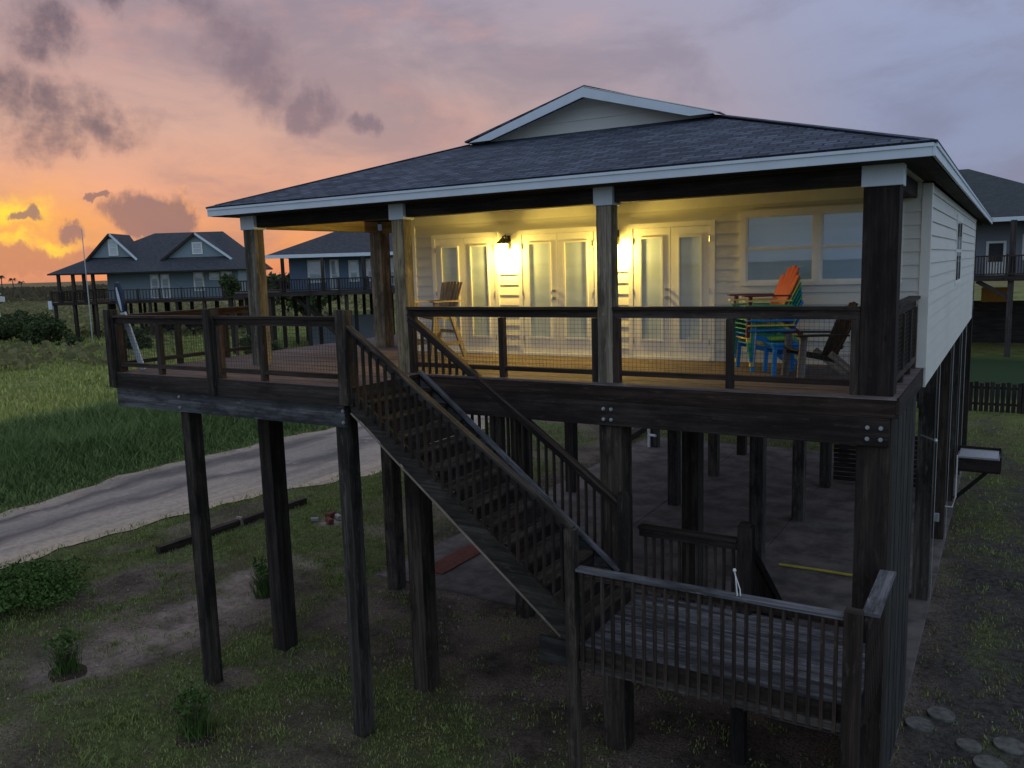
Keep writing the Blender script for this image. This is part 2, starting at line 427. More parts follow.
# porch ceiling and soffits
m = MB(); m.box(RX0+.40, .36, .02, P-.04, ZS-.006, ZS+.02, ch=0); part(m, 'porch_ceiling', SIDING)
m = MB(); m.box(RX0+.03, RX1-.03, RY0+.03, .018, ZS-.006, ZS+.02, ch=0); m.box(.362, RX1-.03, .02, P-.032, ZS-.006, ZS+.02, ch=0); m.box(RX0+.03, RX0+.398, .02, P-.032, ZS-.006, ZS+.02, ch=0); m.box(WX1+.04, RX1-.03, P-.03, RY1-.03, ZS-.006, ZS+.02, ch=0); m.box(RX0+.03, WX0-.04, P-.03, RY1-.03, ZS-.006, ZS+.02, ch=0); m.box(WX0, WX1, WY1+.05, RY1-.03, ZS-.006, ZS+.02, ch=0); part(m, 'soffit', W_LAND)

# --- roof: hips running up to a gable at the front
xm = (RX0+RX1)/2+.15; hw = (RX1-RX0)/2; T = 3.25; zr = ZF+SL*hw-.07
z1 = ZF+SL*T; yg = RY0+T
def RP(x, y, z): return (x, y, z)
m = MB(); e = .03
m.slab([(RX0-e, RY0-e, ZF), (RX1+e, RY0-e, ZF), (RX1-T+.1, yg, z1-.02), (RX0+T+.15, yg, z1)], .03); part(m, 'roof', ROOF)
ry = RY1-hw
m = MB(); m.slab([(RX1+e, RY0-e, ZF), (RX1+e, RY1+e, ZF), (xm, ry, zr), (xm, yg-.35, zr), (RX1-T, yg-.35+.0, z1), (RX1-T, yg, z1)], .03); part(m, 'roof', ROOF)
m = MB(); m.slab([(RX0-e, RY1+e, ZF), (RX0-e, RY0-e, ZF), (RX0+T, yg, z1), (RX0+T, yg-.35, z1), (xm, yg-.35, zr), (xm, ry, zr)], .03); part(m, 'roof', ROOF)
m = MB(); m.slab([(RX1+e, RY1+e, ZF), (RX0-e, RY1+e, ZF), (xm, ry, zr)], .03); part(m, 'roof', ROOF)
# gable wall and barge boards
m = MB(); ww = hw-T
gz = z1-.02
m.slab([(xm-ww+.1, yg-.02, gz), (xm+ww-.1, yg-.02, gz), (xm, yg-.02, zr-.09)], .03)
for k in range(1, 9):
    z = gz+.19*k; s_ = ww*(zr-.1-z)/(zr-.1-gz)
    if s_ > .1: m.beam((xm-s_, yg-.028, z), (xm+s_, yg-.028, z), .012, .012)
part(m, 'gable_wall', SIDING)
for sg in (-1, 1):
    m = MB(); ax = xm+sg*(ww+.02)
    pts = [(ax, yg-.38, z1-.045), (xm, yg-.38, zr-.045), (xm, yg-.38, zr-.195), (xm+sg*(ww-.42), yg-.38, z1-.045)]
    if sg > 0: pts = pts[::-1]
    m.slab(pts, .03); part(m, 'barge_board', PAINT_BLUE)
    m = MB(); m.slab([(ax, yg-.352, z1-.034), (xm, yg-.352, zr-.034), (xm, yg-.03, zr-.034), (ax, yg-.03, z1-.034)][::sg], .012); part(m, 'gable_soffit', SIDING)
# hip and ridge caps
for a, b in (((RX0, RY0, ZF), (RX0+T, yg, z1)), ((RX1, RY0, ZF), (RX1-T, yg, z1)), ((xm, yg+.3, zr), (xm, ry, zr)), ((RX1, RY1, ZF), (xm, ry, zr)), ((RX0, RY1, ZF), (xm, ry, zr))):
    dd_ = (Vector(b)-Vector(a)).normalized()*.12; m = MB(); m.beam(Vector(a)+dd_+Vector((0, 0, -.002)), Vector(b)-dd_+Vector((0, 0, -.002)), .2, .014); part(m, 'ridge_cap', ROOF)
# fascia
for p0, p1, in (((RX0, RY0), (RX1, RY0)), ((RX1, RY0), (RX1, RY1)), ((RX0, RY1), (RX0, RY0)), ((RX1, RY1), (RX0, RY1))):
    m = MB(); a = Vector((*p0, (ZS+ZF)/2-.015)); b = Vector((*p1, (ZS+ZF)/2-.015)); d = (b-a).normalized(); n = Vector((d.y, -d.x, 0))
    m.beam(a+n*.0-d*.012, b+n*.0+d*.0-d*.016, .028, ZF-ZS-.03, ch=0); part(m, 'fascia', PAINT_BLUE)
    m = MB(); m.beam(a+n*.022+Vector((0, 0, .05)), b+n*.022+Vector((0, 0, .05)), .016, .035, ch=0); part(m, 'drip_trim', PAINT_BLUE)
for sx, sy, sz in ((-7.0, 9.0, 0), (-6.2, 14.0, 0)):
    m = MB(); z = ZF+SL*(sx-RX0); m.tube([(sx, sy, z-.1), (sx, sy, z+.4)], .04); part(m, 'vent_pipe', BLACKM)

# --- doors
def door(x0, x1, knob=True):
    zb, zt = H+.05, H+2.10; y = P
    fr = MB()
    t = .075
    fr.box(x0-t, x0, y-.05, y-.004, H+.006, zt+t, ch=0); fr.box(x1, x1+t, y-.05, y-.004, H+.006, zt+t, ch=0); fr.box(x0+.001, x1-.001, y-.05, y-.004, zt+.001, zt+t, ch=0)
    fr.box(x0, x1, y-.075, y-.004, H+.005, zb-.004, ch=0)
    d = fr.build('door', TRIM, house)
    xc = (x0+x1)/2
    for k, (a, b) in enumerate(((x0+.004, xc-.004), (xc+.004, x1-.004))):
        gx0, gx1 = a+.12, b-.12; g0, g1 = H+.30, H+1.96
        m = MB(); yy0, yy1 = y-.040, y-.006
        m.box(a, gx0, yy0, yy1, zb, zt-.004, ch=0); m.box(gx1, b, yy0, yy1, zb, zt-.004, ch=0)
        m.box(gx0+.0005, gx1-.0005, yy0, yy1, zb, g0, ch=0); m.box(gx0+.0005, gx1-.0005, yy0, yy1, g1, zt-.004, ch=0)
        # raised bead round the glass
        q = .028
        for bx in ((gx0, gx0+q, g0, g1), (gx1-q, gx1, g0, g1), (gx0+q, gx1-q, g0, g0+q), (gx0+q, gx1-q, g1-q, g1)):
            m.box(bx[0], bx[1], yy0-.018, yy0-.0005, bx[2], bx[3], ch=0)
        m.build('door_leaf', TRIM, d)
        m = MB(); m.box(gx0+.001, gx1-.001, y-.028, y-.018, g0+.001, g1-.001, ch=0); m.build('door_glass', GLASS_DOOR, d)
        for hz in (.25, 1.05, 1.85):
            m = MB(); hx = a+.002 if k == 0 else b-.002; m.tube([(hx, y-.052, H+hz), (hx, y-.052, H+hz+.09)], .008, 6); m.build('hinge', BRASS, d)
    if knob:
        for z, r in ((H+1.0, .028), (H+1.13, .024)):
            m = MB(); c = Vector((xc-.055, y-.042, z)); m.tube([c, c+Vector((0, -.02, 0)), c+Vector((0, -.035, 0)), c+Vector((0, -.065, 0))], r, 10); m.build('door_handle', BRASS, d)
door(-7.80, -6.50, False); door(-5.94, -4.54); door(-3.86, -2.58)

# --- windows
def window(x0, x1, z0, z1, axis='x', pos=P, sgn=-1, n=1, glass=GLASS_WIN, bars=False, parent=house, tm=TRIM, tw=.09, loc=False, sides=(1, 1), proud=.050):
    def bx(m, a, b, c0, c1, d0, d1):   # c = outward depth range
        ya, yb = sorted((pos+sgn*c0, pos+sgn*c1))
        if axis == 'x': m.box(a, b, ya, yb, d0, d1, ch=0)
        else: m.box(ya, yb, a, b, d0, d1, ch=0)
    cx = (x0+x1)/2
    m = MB(); t = tw
    if t:
        sides[0] and bx(m, x0-t, x0, .0, proud, z0-t*.6, z1+t); sides[1] and bx(m, x1, x1+t, .0, proud, z0-t*.6, z1+t)
        bx(m, x0+.0005, x1-.0005, .0, proud, z1, z1+t); bx(m, x0+.0005, x1-.0005, .0, proud+.006, z0-t*.6, z0)
    d = m.build('window', tm, parent, local=loc)
    zm = (z0+z1)/2; f = .03
    m = MB()
    for s0, s1, dd in ((z0, zm, .036 if axis == 'x' else .031), (zm, z1, .044 if axis == 'x' else .031)):
        bx(m, x0, x0+f, .008, dd, s0, s1); bx(m, x1-f, x1, .008, dd, s0, s1)
        bx(m, x0+f, x1-f, .008, dd, s0, s0+f); bx(m, x0+f, x1-f, .008, dd, s1-f*.7, s1)
    if bars: bx(m, cx-.02, cx+.02, .008, .031, z0+f, z1-f)
    m.build('sash', tm, d, local=loc)
    for s0, s1 in ((z0+f, zm-f*.7), (zm+f, z1-f*.7)):
        m = MB(); bx(m, x0+f, x1-f, .010, .028, s0, s1); m.build('pane', glass, d, local=loc)
window(-2.03, -1.045, 6.42, 7.39, sides=(1, 0)); window(-.955, .03, 6.42, 7.39)
window(8.7, 10.4, 6.20, 7.42, axis='y', pos=WX1, sgn=1, glass=GLASS_DARK, bars=True, proud=.034)

# --- wall lamps (lit)
for lx in (-6.22, -4.15):
    yc = P-.20; z = H+1.80
    m = MB(); m.box(lx-.05, lx+.05, P-.045, P-.024, z+.06, z+.30); m.tube([(lx, P-.04, z+.24), (lx, P-.10, z+.31), (lx, yc, z+.27)], .012, 8)
    m.lathe((lx, yc, z+.16), [(.12, 0), (.115, .015), (.05, .075), (.018, .10), (.012, .13)], 16); l = m.build('wall_lamp', BLACKM, house)
    m = MB(); m.lathe((lx, yc, z), [(.045, -.02), (.075, .0), (.085, .08), (.088, .155)], 16); m.build('lamp_glass', LAMPG, l, smooth=True)
    lt = bpy.data.lights.new('porch_light', 'POINT'); lt.energy = 76; lt.color = (1, .70, .145); lt.shadow_soft_size = .05
    lo = bpy.data.objects.new('porch_light', lt); C.objects.link(lo); lo.parent = l; lo.location = Vector((lx, yc-.01, z-.075))-origin(l)

# --- railing panels with wire mesh
def rail_panel(x0, x1, y, mids, zt=1.0, top=.11, parent=house, axis='x', wm=W_RAIL, wire=True, endp=(True, True), zb=.10):
    a, b = (x0, x1)
    def bx(m, s0, s1, c0, c1, z0, z1_):
        if axis == 'x': m.box(s0, s1, y+c0, y+c1, z0, z1_)
        else: m.box(y+c0, y+c1, s0, s1, z0, z1_)
    m = MB(); bx(m, a, b, -.03, .11, H+zt-.038, H+zt); d = m.build('railing', wm, parent)
    m = MB(); bx(m, a, b, .02, .058, H+zt-top-.035, H+zt-.042); m.build('top_rail', wm, d)
    m = MB(); bx(m, a, b, .0, .085, H+zb, H+zb+.065); m.build('bottom_rail', wm, d)
    ps = list(mids)+([a+.045] if endp[0] else [])+([b-.045] if endp[1] else [])
    for p_ in ps:
        m = MB(); bx(m, p_-.045, p_+.045, -.004, .082, H+.006, H+zt-top-.04); m.build('rail_post', wm, d)
    if wire:
        m = MB(); r = .0019; yw = y+.05; z0, z1_ = H+zb+.06, H+zt-top-.03
        for s in np.arange(a+.03, b, .055):
            q0, q1 = ((s, yw, z0), (s, yw, z1_)) if axis == 'x' else ((yw, s, z0), (yw, s, z1_)); m.tube([q0, q1], r, 3)
        for z in np.arange(z0, z1_, .055 if zt > .97 else .055):
            q0, q1 = ((a, yw+.004, z), (b, yw+.004, z)) if axis == 'x' else ((yw+.004, a, z), (yw+.004, b, z)); m.tube([q0, q1], r, 3)
        m.build('wire_mesh', WIRE, d)
rail_panel(XB+.222, XC-.002, .0, [-4.72]); rail_panel(XC+.217, XD-.002, .0, [-1.47])
rail_panel(.345, P-.06, XD+.26, [1.2, 2.0], axis='y')
rail_panel(XL+.12, -8.99, YB, [-10.22], zt=.95, top=.10); rail_panel(-8.84, XN-.09, YB, [-7.88], zt=.95, top=.10)
rail_panel(YB+.12, 1.55, XL, [-.25, .8], zt=.95, top=.10, axis='y')
for x, w in ((XL-.01, .12), (-8.985, .14), (XN-.085, .15)):
    m = MB(); m.box(x, x+w, YB-.105, YB-.043, H-.24, H+1.05) ; m.box(x, x+w, YB-.0405, YB+.09, H+.005, H+1.04); part(m, 'newel', W_POST)

# under-house panel beside the corner post, storage panel far back
m = MB()
for k in range(10): m.box(.285, .325+.006*(k % 3), .372+k*.285, .372+k*.285+.277, .02, H-.25, ch=.003)
part(m, 'side_panel', W_PANEL)
m = MB()
for k in range(11): m.box(-3.0, -.02, 16.2, 16.24, .05+k*.14, .17+k*.14, ch=0)
part(m, 'slat_panel', W_DARK)
for x, y in ((.345, 7.45), (.345, 11.5), (.345, 15.1), (.36, 17.0)):
    m = MB(); m.tube([(x, y, .1), (x, y, H-.3)], .007, 6); part(m, 'drain_pipe', METAL)
m = MB(); m.tube([(.34, 3.9, 4.03), (.55, 3.7, 4.0)], .012, 6); m.lathe((.56, 3.69, 3.97), [(.02, 0), (.035, .03), (.02, .06)], 10); part(m, 'hose_tap', METAL)
m = MB(); m.box(.30, .40, 8.0, 8.06, 1.5, 1.66); part(m, 'outlet_box', METAL)

# ------------------------------------------------------------------ main staircase
st = thing('wooden_staircase', 'long dark wooden staircase with slim balusters descending from the upper deck to the small landing', 'staircase', (-4.6, -.75, 2.2))
NR = 14; rise = (H-2.27)/NR; run = .262; sx0 = -6.16
Y0, Y1 = YB+.045, -.06
for k in range(1, NR+1):
    m = MB(); x = sx0+run*(k-1); z = H-rise*k; m.box(x-.022, x-.004, Y0+.045, Y1-.035, z+.002, z+rise-.04, ch=0); m.build('gap_shade_board', W_DARK, st)  # dark boards added so the open gaps between treads look shaded
for k in range(1, NR):
    m = MB(); x = sx0+run*(k-1); z = H-rise*k
    m.box(x, x+.135, Y0+.04, Y1-.03, z-.035, z, ch=.003); m.box(x+.141, x+.276, Y0+.04, Y1-.03, z-.035, z, ch=.003); m.build('tread', W_POST, st)
def stringer(y, w, mt):
    m = MB(); zA, zB = 5.17, 2.30; xA, xB = -6.22, -2.86; s_ = (4.86-2.33)/(6.20-3.06)
    top = lambda x: 5.15-s_*(x-sx0)+(.06 if y < -1 else .16)
    bot = lambda x: 4.86-s_*(x+6.20)
    p = [(xA, y, min(H-.01, top(xA))), (xA, y, bot(xA)), (-3.02, y, bot(-3.02)), (-2.86, y, 2.25), (-2.86, y, top(-2.86))]
    m.slab(p[::1] if True else p, w); return m.build('stringer', mt, st)
stringer(YB-.0, .04, W_LAND); 
o = stringer(Y1-.0, .04, W_BEAM)
m = MB(); m.beam((-6.10, -.11, 5.15-.8057*(-6.10-sx0)+.15), (-2.90, -.11, 5.15-.8057*(-2.90-sx0)+.15), .10, .028); m.build('stringer_cap', W_BEAM, st)
m = MB(); m.beam((-6.20, YB-.02, 4.845), (-3.05, YB-.02, 2.315), .022, .016); m.build('stringer_edge_highlight', W_CHAIR, st)  # pale strip laid along the stringer's bottom edge as a painted highlight
def stair_rail(y, xa, za, xb, zb, side):
    m = MB(); m.beam((xa, y, za-.07), (xb, y, zb-.07), .04, .10); m.build('handrail', W_POST if side < 0 else W_RAIL, st)
    m = MB(); m.beam((xa, y+side*.0, za-.005), (xb, y, zb-.005), .10, .032); m.build('rail_cap', W_POST if side < 0 else W_RAIL, st)
    L = xb-xa; n = int(L/.122); s_ = (zb-za)/L; src = None
    for k in range(n):
        x = xa+.08+k*.122; z = za+s_*(x-xa)
        if src is None:
            m = MB(); m.box(x-.017, x+.017, y+side*.024, y+side*.058, z-1.02, z-.06, ch=0) if side > 0 else m.box(x-.017, x+.017, y-.058, y-.024, z-1.02, z-.06, ch=0)
            src = m.build('baluster', W_RAIL, st); xs, zs = x, z
        else: cpart(src, st, (x-xs, 0, z-zs))
stair_rail(YB-.0, -6.24, 6.07, -2.86, 3.70, -1)
stair_rail(-.035, -6.32, 6.10, -2.90, 3.60, 1)
m = MB(); m.box(-2.935, -2.80, YB-.105, YB+.03, -.3, 3.69); m.build('newel', W_POST, st)
m = MB(); m.box(-2.93, -2.76, -.10, .03, 1.9, 3.72); m.beam((-2.845, -.035, 3.72), (-2.845, -.035, 3.75), .12, .08); m.build('newel', W_DARK, st)

# ------------------------------------------------------------------ landing
ld = thing('stair_landing', 'square grey plank landing with picket railing at the foot of the long staircase', 'landing', (-1.3, -.75, 0))
ZL = 2.27
m = MB(); boards_x(m, -2.86, .30, YB+.02, .25, ZL, .092, .012); m.build('landing_floor', W_DECKG, ld)
m = MB(); m.box(-2.79, .17, YB-.015, YB+.018, ZL-.27, ZL-.03); m.build('rim_joist', W_LAND, ld)
m = MB(); m.box(-3.42, -2.94, YB+.12, YB+.165, 1.86, 2.19); m.build('ledger_end', W_PANEL, ld)
m = MB(); m.box(-2.80, .30, .22, .26, ZL-.27, ZL-.035); m.build('rim_joist', W_LAND, ld)
m = MB(); m.box(.30, .335, YB+.1, .24, ZL-.27, ZL-.03); m.build('rim_joist', W_LAND, ld)
m = MB(); m.box(.17, .335, YB-.12, YB+.04, -.3, 3.29); m.build('newel', W_RAIL, ld)
m = MB(); m.box(-1.55, -1.37, .45, .63, -.3, 2.0); m.build('support_post', W_DARK, ld)
m = MB(); m.box(-1.40, -1.22, .17, .33, 1.95, 3.42); m.box(-1.38, -1.24, .19, .31, 3.42, 3.46); m.build('newel', W_DARK, ld)
m = MB(); m.beam((-2.79, YB-.03, 3.215), (.168, YB-.03, 3.215), .14, .036); m.build('rail_cap', W_BEAM, ld)
m = MB(); m.beam((-2.79, YB-.01, 3.14), (.168, YB-.01, 3.14), .038, .09); m.build('top_rail', W_RAIL, ld)
m = MB(); m.box(-2.79, .168, YB-.055, YB-.017, ZL-.29, ZL-.20); m.build('bottom_rail', W_POST, ld)
def bals(p0, p1, n, z0, z1_, off=(0, 0)):
    src = None
    for k in range(n):
        t = (k+.5)/n; x = p0[0]+(p1[0]-p0[0])*t; y = p0[1]+(p1[1]-p0[1])*t
        if src is None: m = MB(); m.box(x-.018, x+.018, y-.018, y+.018, z0, z1_, ch=0); src = m.build('baluster', W_RAIL, ld); s0 = (x, y)
        else: cpart(src, ld, (x-s0[0], y-s0[1], 0))
bals((-2.79, YB-.05), (.16, YB-.05), 23, ZL-.30, 3.18)
m = MB(); m.beam((-2.75, .24, 3.22), (-1.41, .24, 3.22), .14, .036); m.build('rail_cap', W_DARK, ld)
m = MB(); m.beam((-2.75, .24, 3.14), (-1.41, .24, 3.14), .038, .10); m.build('top_rail', W_DARK, ld)
bals((-2.74, .275), (-1.42, .275), 11, ZL-.2, 3.12)
m = MB(); m.beam((.385, YB+.15, 3.20), (.385, -.06, 3.20), .17, .036); m.build('rail_cap', W_DECKG, ld)
m = MB(); m.beam((.36, YB+.06, 3.12), (.36, -.06, 3.12), .038, .10); m.build('top_rail', W_DARK, ld)
bals((.36, YB+.1), (.36, -.08), 10, ZL-.25, 3.1)
m = MB(); m.box(-2.75, .32, -.2, -.15, ZL-.25, ZL-.04); m.build('joist', W_DARK, ld)

ls = thing('lower_staircase', 'short dark flight of steps dropping from the landing to the ground beneath the house', 'staircase', (-.65, 1.5, 0))
n2 = 11
for k in range(1, n2):
    m = MB(); z = ZL*(1-k/n2); y = .27+.26*(k-1); m.box(-1.26, -.06, y, y+.26, z-.035, z); m.build('tread', W_LAND, ls)
for x in (-1.30, -.05):
    m = MB(); m.slab([(x, .27, ZL-.0), (x, .27, ZL-.45), (x, 2.75, -.02), (x, 3.1, -.02), (x, 3.1, .18)], .04); m.build('stringer', W_DARK, ls)
m = MB(); m.beam((-1.32, .33, 3.2), (-1.32, 3.0, 1.0), .04, .12); m.build('handrail', W_DARK, ls)
m = MB(); m.box(-1.37, -1.27, 2.95, 3.05, 0, 1.05); m.build('newel', W_DARK, ls)
src = None
for k in range(15):
    y = .5+k*.165; z = 3.2-(y-.33)*.824
    if src is None: m = MB(); m.box(-1.36, -1.325, y-.018, y+.018, z-1.0, z-.05, ch=0); src = m.build('baluster', W_DARK, ls); y_, z_ = y, z
    else: cpart(src, ls, (0, y-y_, z-z_))

# ------------------------------------------------------------------ porch furniture
def adirondack(name, label, cat, loc, rz, mb, ma=None, plastic=True, group=None, k=1.0, seat=0.0, legm=None):
    """front faces local -y"""
    t = thing(name, label, cat, loc, rz, group); ma = ma or mb; legm = legm or ma
    zz = seat
    b0 = Vector((0, .10, .27+zz)); b1 = Vector((0, .42, .97+zz)) if not zz else Vector((0, .30, .90+zz)); up = (b1-b0).normalized(); nb = Vector((0, up.z, -up.y))
    ns = 7 if not plastic else 5; wtop = .62 if plastic else .58; wbot = .44
    m = MB()
    for i in range(ns):
        f = (i+.5)/ns-.5; l = (b1-b0).length*(1-(.30 if not zz else .03)*abs(2*f)**2.2)
        m.beam(b0+Vector((f*wbot, 0, 0)), b0+Vector((f*wtop, 0, 0))+up*l, wtop/ns-(.010 if plastic else .016), .02, nb, ch=.003)
    m.beam(b0+Vector((-.24, .018, 0))+up*.15, b0+Vector((.24, .018, 0))+up*.15, .05, .02, nb); m.beam(b0+Vector((-.26, .018, 0))+up*.5, b0+Vector((.26, .018, 0))+up*.5, .05, .02, nb)
    m.build('backrest', mb, t, local=True)
    m = MB()
    for i in range(6):
        a = i/5; y = -.36+a*.46; z = .375-a*.11+zz
        m.beam((-.25, y, z), (.25, y, z), .078, .02, (0, .23, 1), ch=.003)
    for s_ in (-1, 1): m.beam((s_*.24, -.36, .345+zz), (s_*.24, .14, .235+zz), .03, .06)
    m.build('seat', mb, t, local=True)
    for s_ in (-1, 1):
        m = MB(); m.slab([(s_*.29-.055, -.44, .585+zz), (s_*.29+.055, -.44, .585+zz), (s_*.31+.06, -.1, .585+zz), (s_*.29+.03, .24, .575+zz), (s_*.29-.03, .24, .575+zz), (s_*.27-.05, -.1, .585+zz)], .022); m.build('armrest', ma, t, local=True)
        m = MB(); m.beam((s_*.285, -.37-(.10 if zz else 0), 0), (s_*.27, -.33, .56+zz), .05, .05 if plastic else .085, (0, 1, 0)); m.build('leg', legm, t, local=True)
        m = MB(); m.beam((s_*.265, .42 if not zz else .30, 0), (s_*.255, .02, .33+zz), .045, .06 if plastic else .085, (0, 1, 0)); m.build('leg', legm, t, local=True)
    if zz:
        m = MB(); m.beam((-.27, -.40, .32), (.27, -.40, .32), .03, .06); m.beam((-.27, .2, .45), (.27, .2, .45), .03, .06)
        for s_ in (-1, 1): m.beam((s_*.28, -.41, .26), (s_*.27, .24, .26), .03, .06)
        m.build('footrest', ma, t, local=True)
    return t
DZ = H+.006
cols = [(P_BLUE, 'blue', 'bottom'), (P_YEL, 'yellow', 'second from the bottom'), (P_BLUE, 'blue', 'third from the bottom'), (P_GRN, 'green', 'fourth from the bottom'), (P_TEAL, 'teal', 'fifth from the bottom'), (P_GRN, 'green', 'third from the top'), (P_YEL, 'yellow', 'directly under the red one'), (P_RED, 'red', 'top')]
frz = rad(-54)
for k, (mt, cn, where) in enumerate(cols):
    off = Vector((math.sin(frz), -math.cos(frz), 0))*(.010*k)
    lb = ('red slatted plastic garden chair on top of the coloured stack' if k == 7 else f'{cn} plastic garden chair, {where} of the coloured stack')
    adirondack('garden_chair', lb, 'chair', Vector((-1.50, 2.10, DZ+.068*k))+off, frz, mt, P_MAR if k == 7 else None, group='plastic garden chairs stacked on the porch')
adirondack('wooden_armchair', 'dark wooden slatted armchair sitting low beside the corner post', 'chair', (-.66, 1.35, DZ), rad(-58), W_DARK, W_DARK, False, legm=W_CHAIR)
adirondack('tall_wooden_chair', 'tall weathered wooden bar-height armchair by the leftmost double door', 'chair', (-7.18, 1.98, DZ), rad(-14), W_CHAIR, W_CHAIR, False, seat=.42)
t = thing('side_table', 'low blue plastic side table between the stacked chairs and the wooden armchair', 'table', (-1.20, 1.62, DZ), rad(-60))
m = MB(); m.box(-.24, .24, -.22, .22, .40, .43); m.box(-.21, .21, -.19, .19, .345, .399); m.build('table_top', P_BLUE, t, local=True)
for a in (-1, 1):
    for b in (-1, 1): m = MB(); m.beam((a*.21, b*.19, 0), (a*.19, b*.17, .35), .055, .055, (0, 1, 0)); m.build('leg', P_BLUE, t, local=True)
m = MB(); m.lathe((-1.24, 1.64, DZ+.431), [(.10, 0), (.17, .03), (.18, .05), (.14, .035), (.05, .012)], 18); tag(m.build('plastic_dish', P_LIME), 'shallow lime green dish resting on the blue side table', 'dish')
LBX = -.22
t = thing('leaning_board', 'narrow white board with a navy tip leaning in the left corner of the deck', 'board', (-11.20, -1.15, DZ))
m = MB(); m.beam((-11.2, -1.15, DZ), (-11.38, -1.30, DZ+.98), .12, .03, (0, -1, .2)); m.build('shaft', PAINT_BLUE, t)
m = MB()
pts = [(-.07, 0), (.07, 0), (.15, .16), (.15, .32), (.06, .50), (-.06, .50), (-.15, .32), (-.15, .16)]
m.slab([(-11.42+x*.8, -1.30-z*.12-x*.1, DZ+.98+z) for x, z in pts], .04); m.build('blade', plain('navy_paint', (.02, .04, .09), .4), t)
m = MB(); m.slab([(-11.42+x*.35, -1.305-z*.12-x*.1, DZ+1.0+z*.8) for x, z in pts], .008); m.build('stripe', PAINT_BLUE, t)

# ------------------------------------------------------------------ things on the ground
def gp(u, depth):
    d = R*((u-512)/FL)+F; p = CP+d*depth; return Vector((p.x, p.y, 0))
m = MB(); m.beam((-16.36, 2.4, .07), (-16.32, 4.9, .08), .17, .2); m.beam((-16.32, 4.93, .08), (-16.26, 7.3, .07), .17, .2)
o = thing('landscape_timber', 'long dark landscape timber lying on the grass beside the road', 'timber', (-16.3, 4.8, 0)); m.build('timber', W_DARK, o)
m = MB(); m.box(-16.42, -16.22, 4.87, 4.96, .0, .24); m.build('stake', W_CHAIR, o)
m = MB(); m.beam((-11.0, 18.6, .09), (-11.2, 21.2, .09), .3, .28); tag(m.build('edging_timber', W_DARK), 'thick dark timber lying beyond the left end of the concrete slab', 'timber')
m = MB(); m.box(-9.72, -9.14, 4.35, 6.25, .03, .048, ch=0); tag(m.build('door_mat', BRICK), 'brick red rectangular mat on the slab behind the staircase', 'mat')
m = MB(); m.tube([(-2.72, 8.17, .055), (-1.95, 8.2, .055), (-1.0, 8.18, .055)], .028, 8); tag(m.build('yellow_strip', YEL), 'thin yellow edge strip lying across the slab under the house', 'strip')
m = MB(); m.tube([(-9.8, 18.3, .04), (-9.8, 18.3, .75)], .05, 8); m.tube([(-9.8, 18.3, .5), (-9.5, 18.2, .5)], .05, 8); tag(m.build('standpipe', PVC), 'short white standpipe at the far end of the slab', 'pipe')
m = MB(); m.tube([(-.92, YB-.04, 3.20), (-.90, YB-.05, 3.24), (-.93, YB-.02, 3.44), (-.94, YB-.02, 3.50)], .007, 6); m.tube([(-.94, YB-.02, 3.50), (-.95, YB, 3.48), (-.88, YB-.02, 3.3), (-.87, YB-.03, 3.22)], .007, 6)
m.lathe((-.94, YB-.02, 3.48), [(.012, 0), (.02, .02), (.012, .04)], 8); tag(m.build('rope', PVC), 'short white rope looped over the landing rail', 'rope')
def rubble(mt, label, x, y, s, grp):
    m = MB(); a = random.uniform(0, 3); d = Vector((math.cos(a), math.sin(a), 0))*s
    m.beam(Vector((x, y, s*.3))-d*.5, Vector((x, y, s*.3))+d*.5+Vector((0, 0, random.uniform(-.02, .02))), s*.5, s*.5, (random.uniform(-.3, .3), 0, 1), ch=s*.07)
    tag(m.build('brick' if mt is BRICK else 'stone_block', mt), label, 'brick' if mt is BRICK else 'stone', grp)
rb = 'loose red brick in the grass between the road and the house'
sb = 'pale broken stone in the grass between the road and the house'
for x, y, s in ((-14.5, 6.5, .3), (-14.15, 6.1, .28), (-12.0, 19.4, .45)): rubble(BRICK, rb, x, y, s, 'loose bricks in the grass')
for x, y, s in ((-14.2, 6.5, .24), (-13.9, 6.7, .2), (-14.7, 6.1, .2), (-12.3, 20.0, .4), (-11.7, 20.4, .35), (-11.3, 19.0, .36), (-12.6, 8.0, .2)): rubble(BLOCKW, sb, x, y, s, 'pale stones in the grass')
for k, (x, y, r, lb) in enumerate(((.83, 3.06, .19, 'pale round stepping stone, farthest of the row by the corner post'), (.58, 2.62, .19, 'pale round stepping stone nearest the side panel of the house'), (1.22, 2.35, .16, 'dim round stepping stone in the middle of the row'), (1.70, 2.60, .2, 'round stepping stone at the right edge of the picture'), (1.48, 1.98, .2, 'round stepping stone cut off by the bottom edge of the picture'))):
    m = MB(); m.lathe((x, y, -.02), [(r*.98, 0), (r, .05), (r*.97, .062), (.01, .066)], 26); tag(m.build('stepping_stone', STONE), lb, 'stepping stone', 'round stepping stones beside the house')
rs = random.Random(5); m = MB()
for k in range(420):
    x, y = rs.uniform(-16, 2.8), rs.uniform(-3.5, 3.6); q = rs.uniform(.012, .035); a = rs.uniform(0, 3)
    m.beam((x, y, .0), (x+math.cos(a)*q, y+math.sin(a)*q, .01), q, q*.7, ch=q*.2)
tag(m.build('gravel', BLOCKW), 'loose gravel and shell bits strewn over the yard', 'gravel', None, 'stuff')
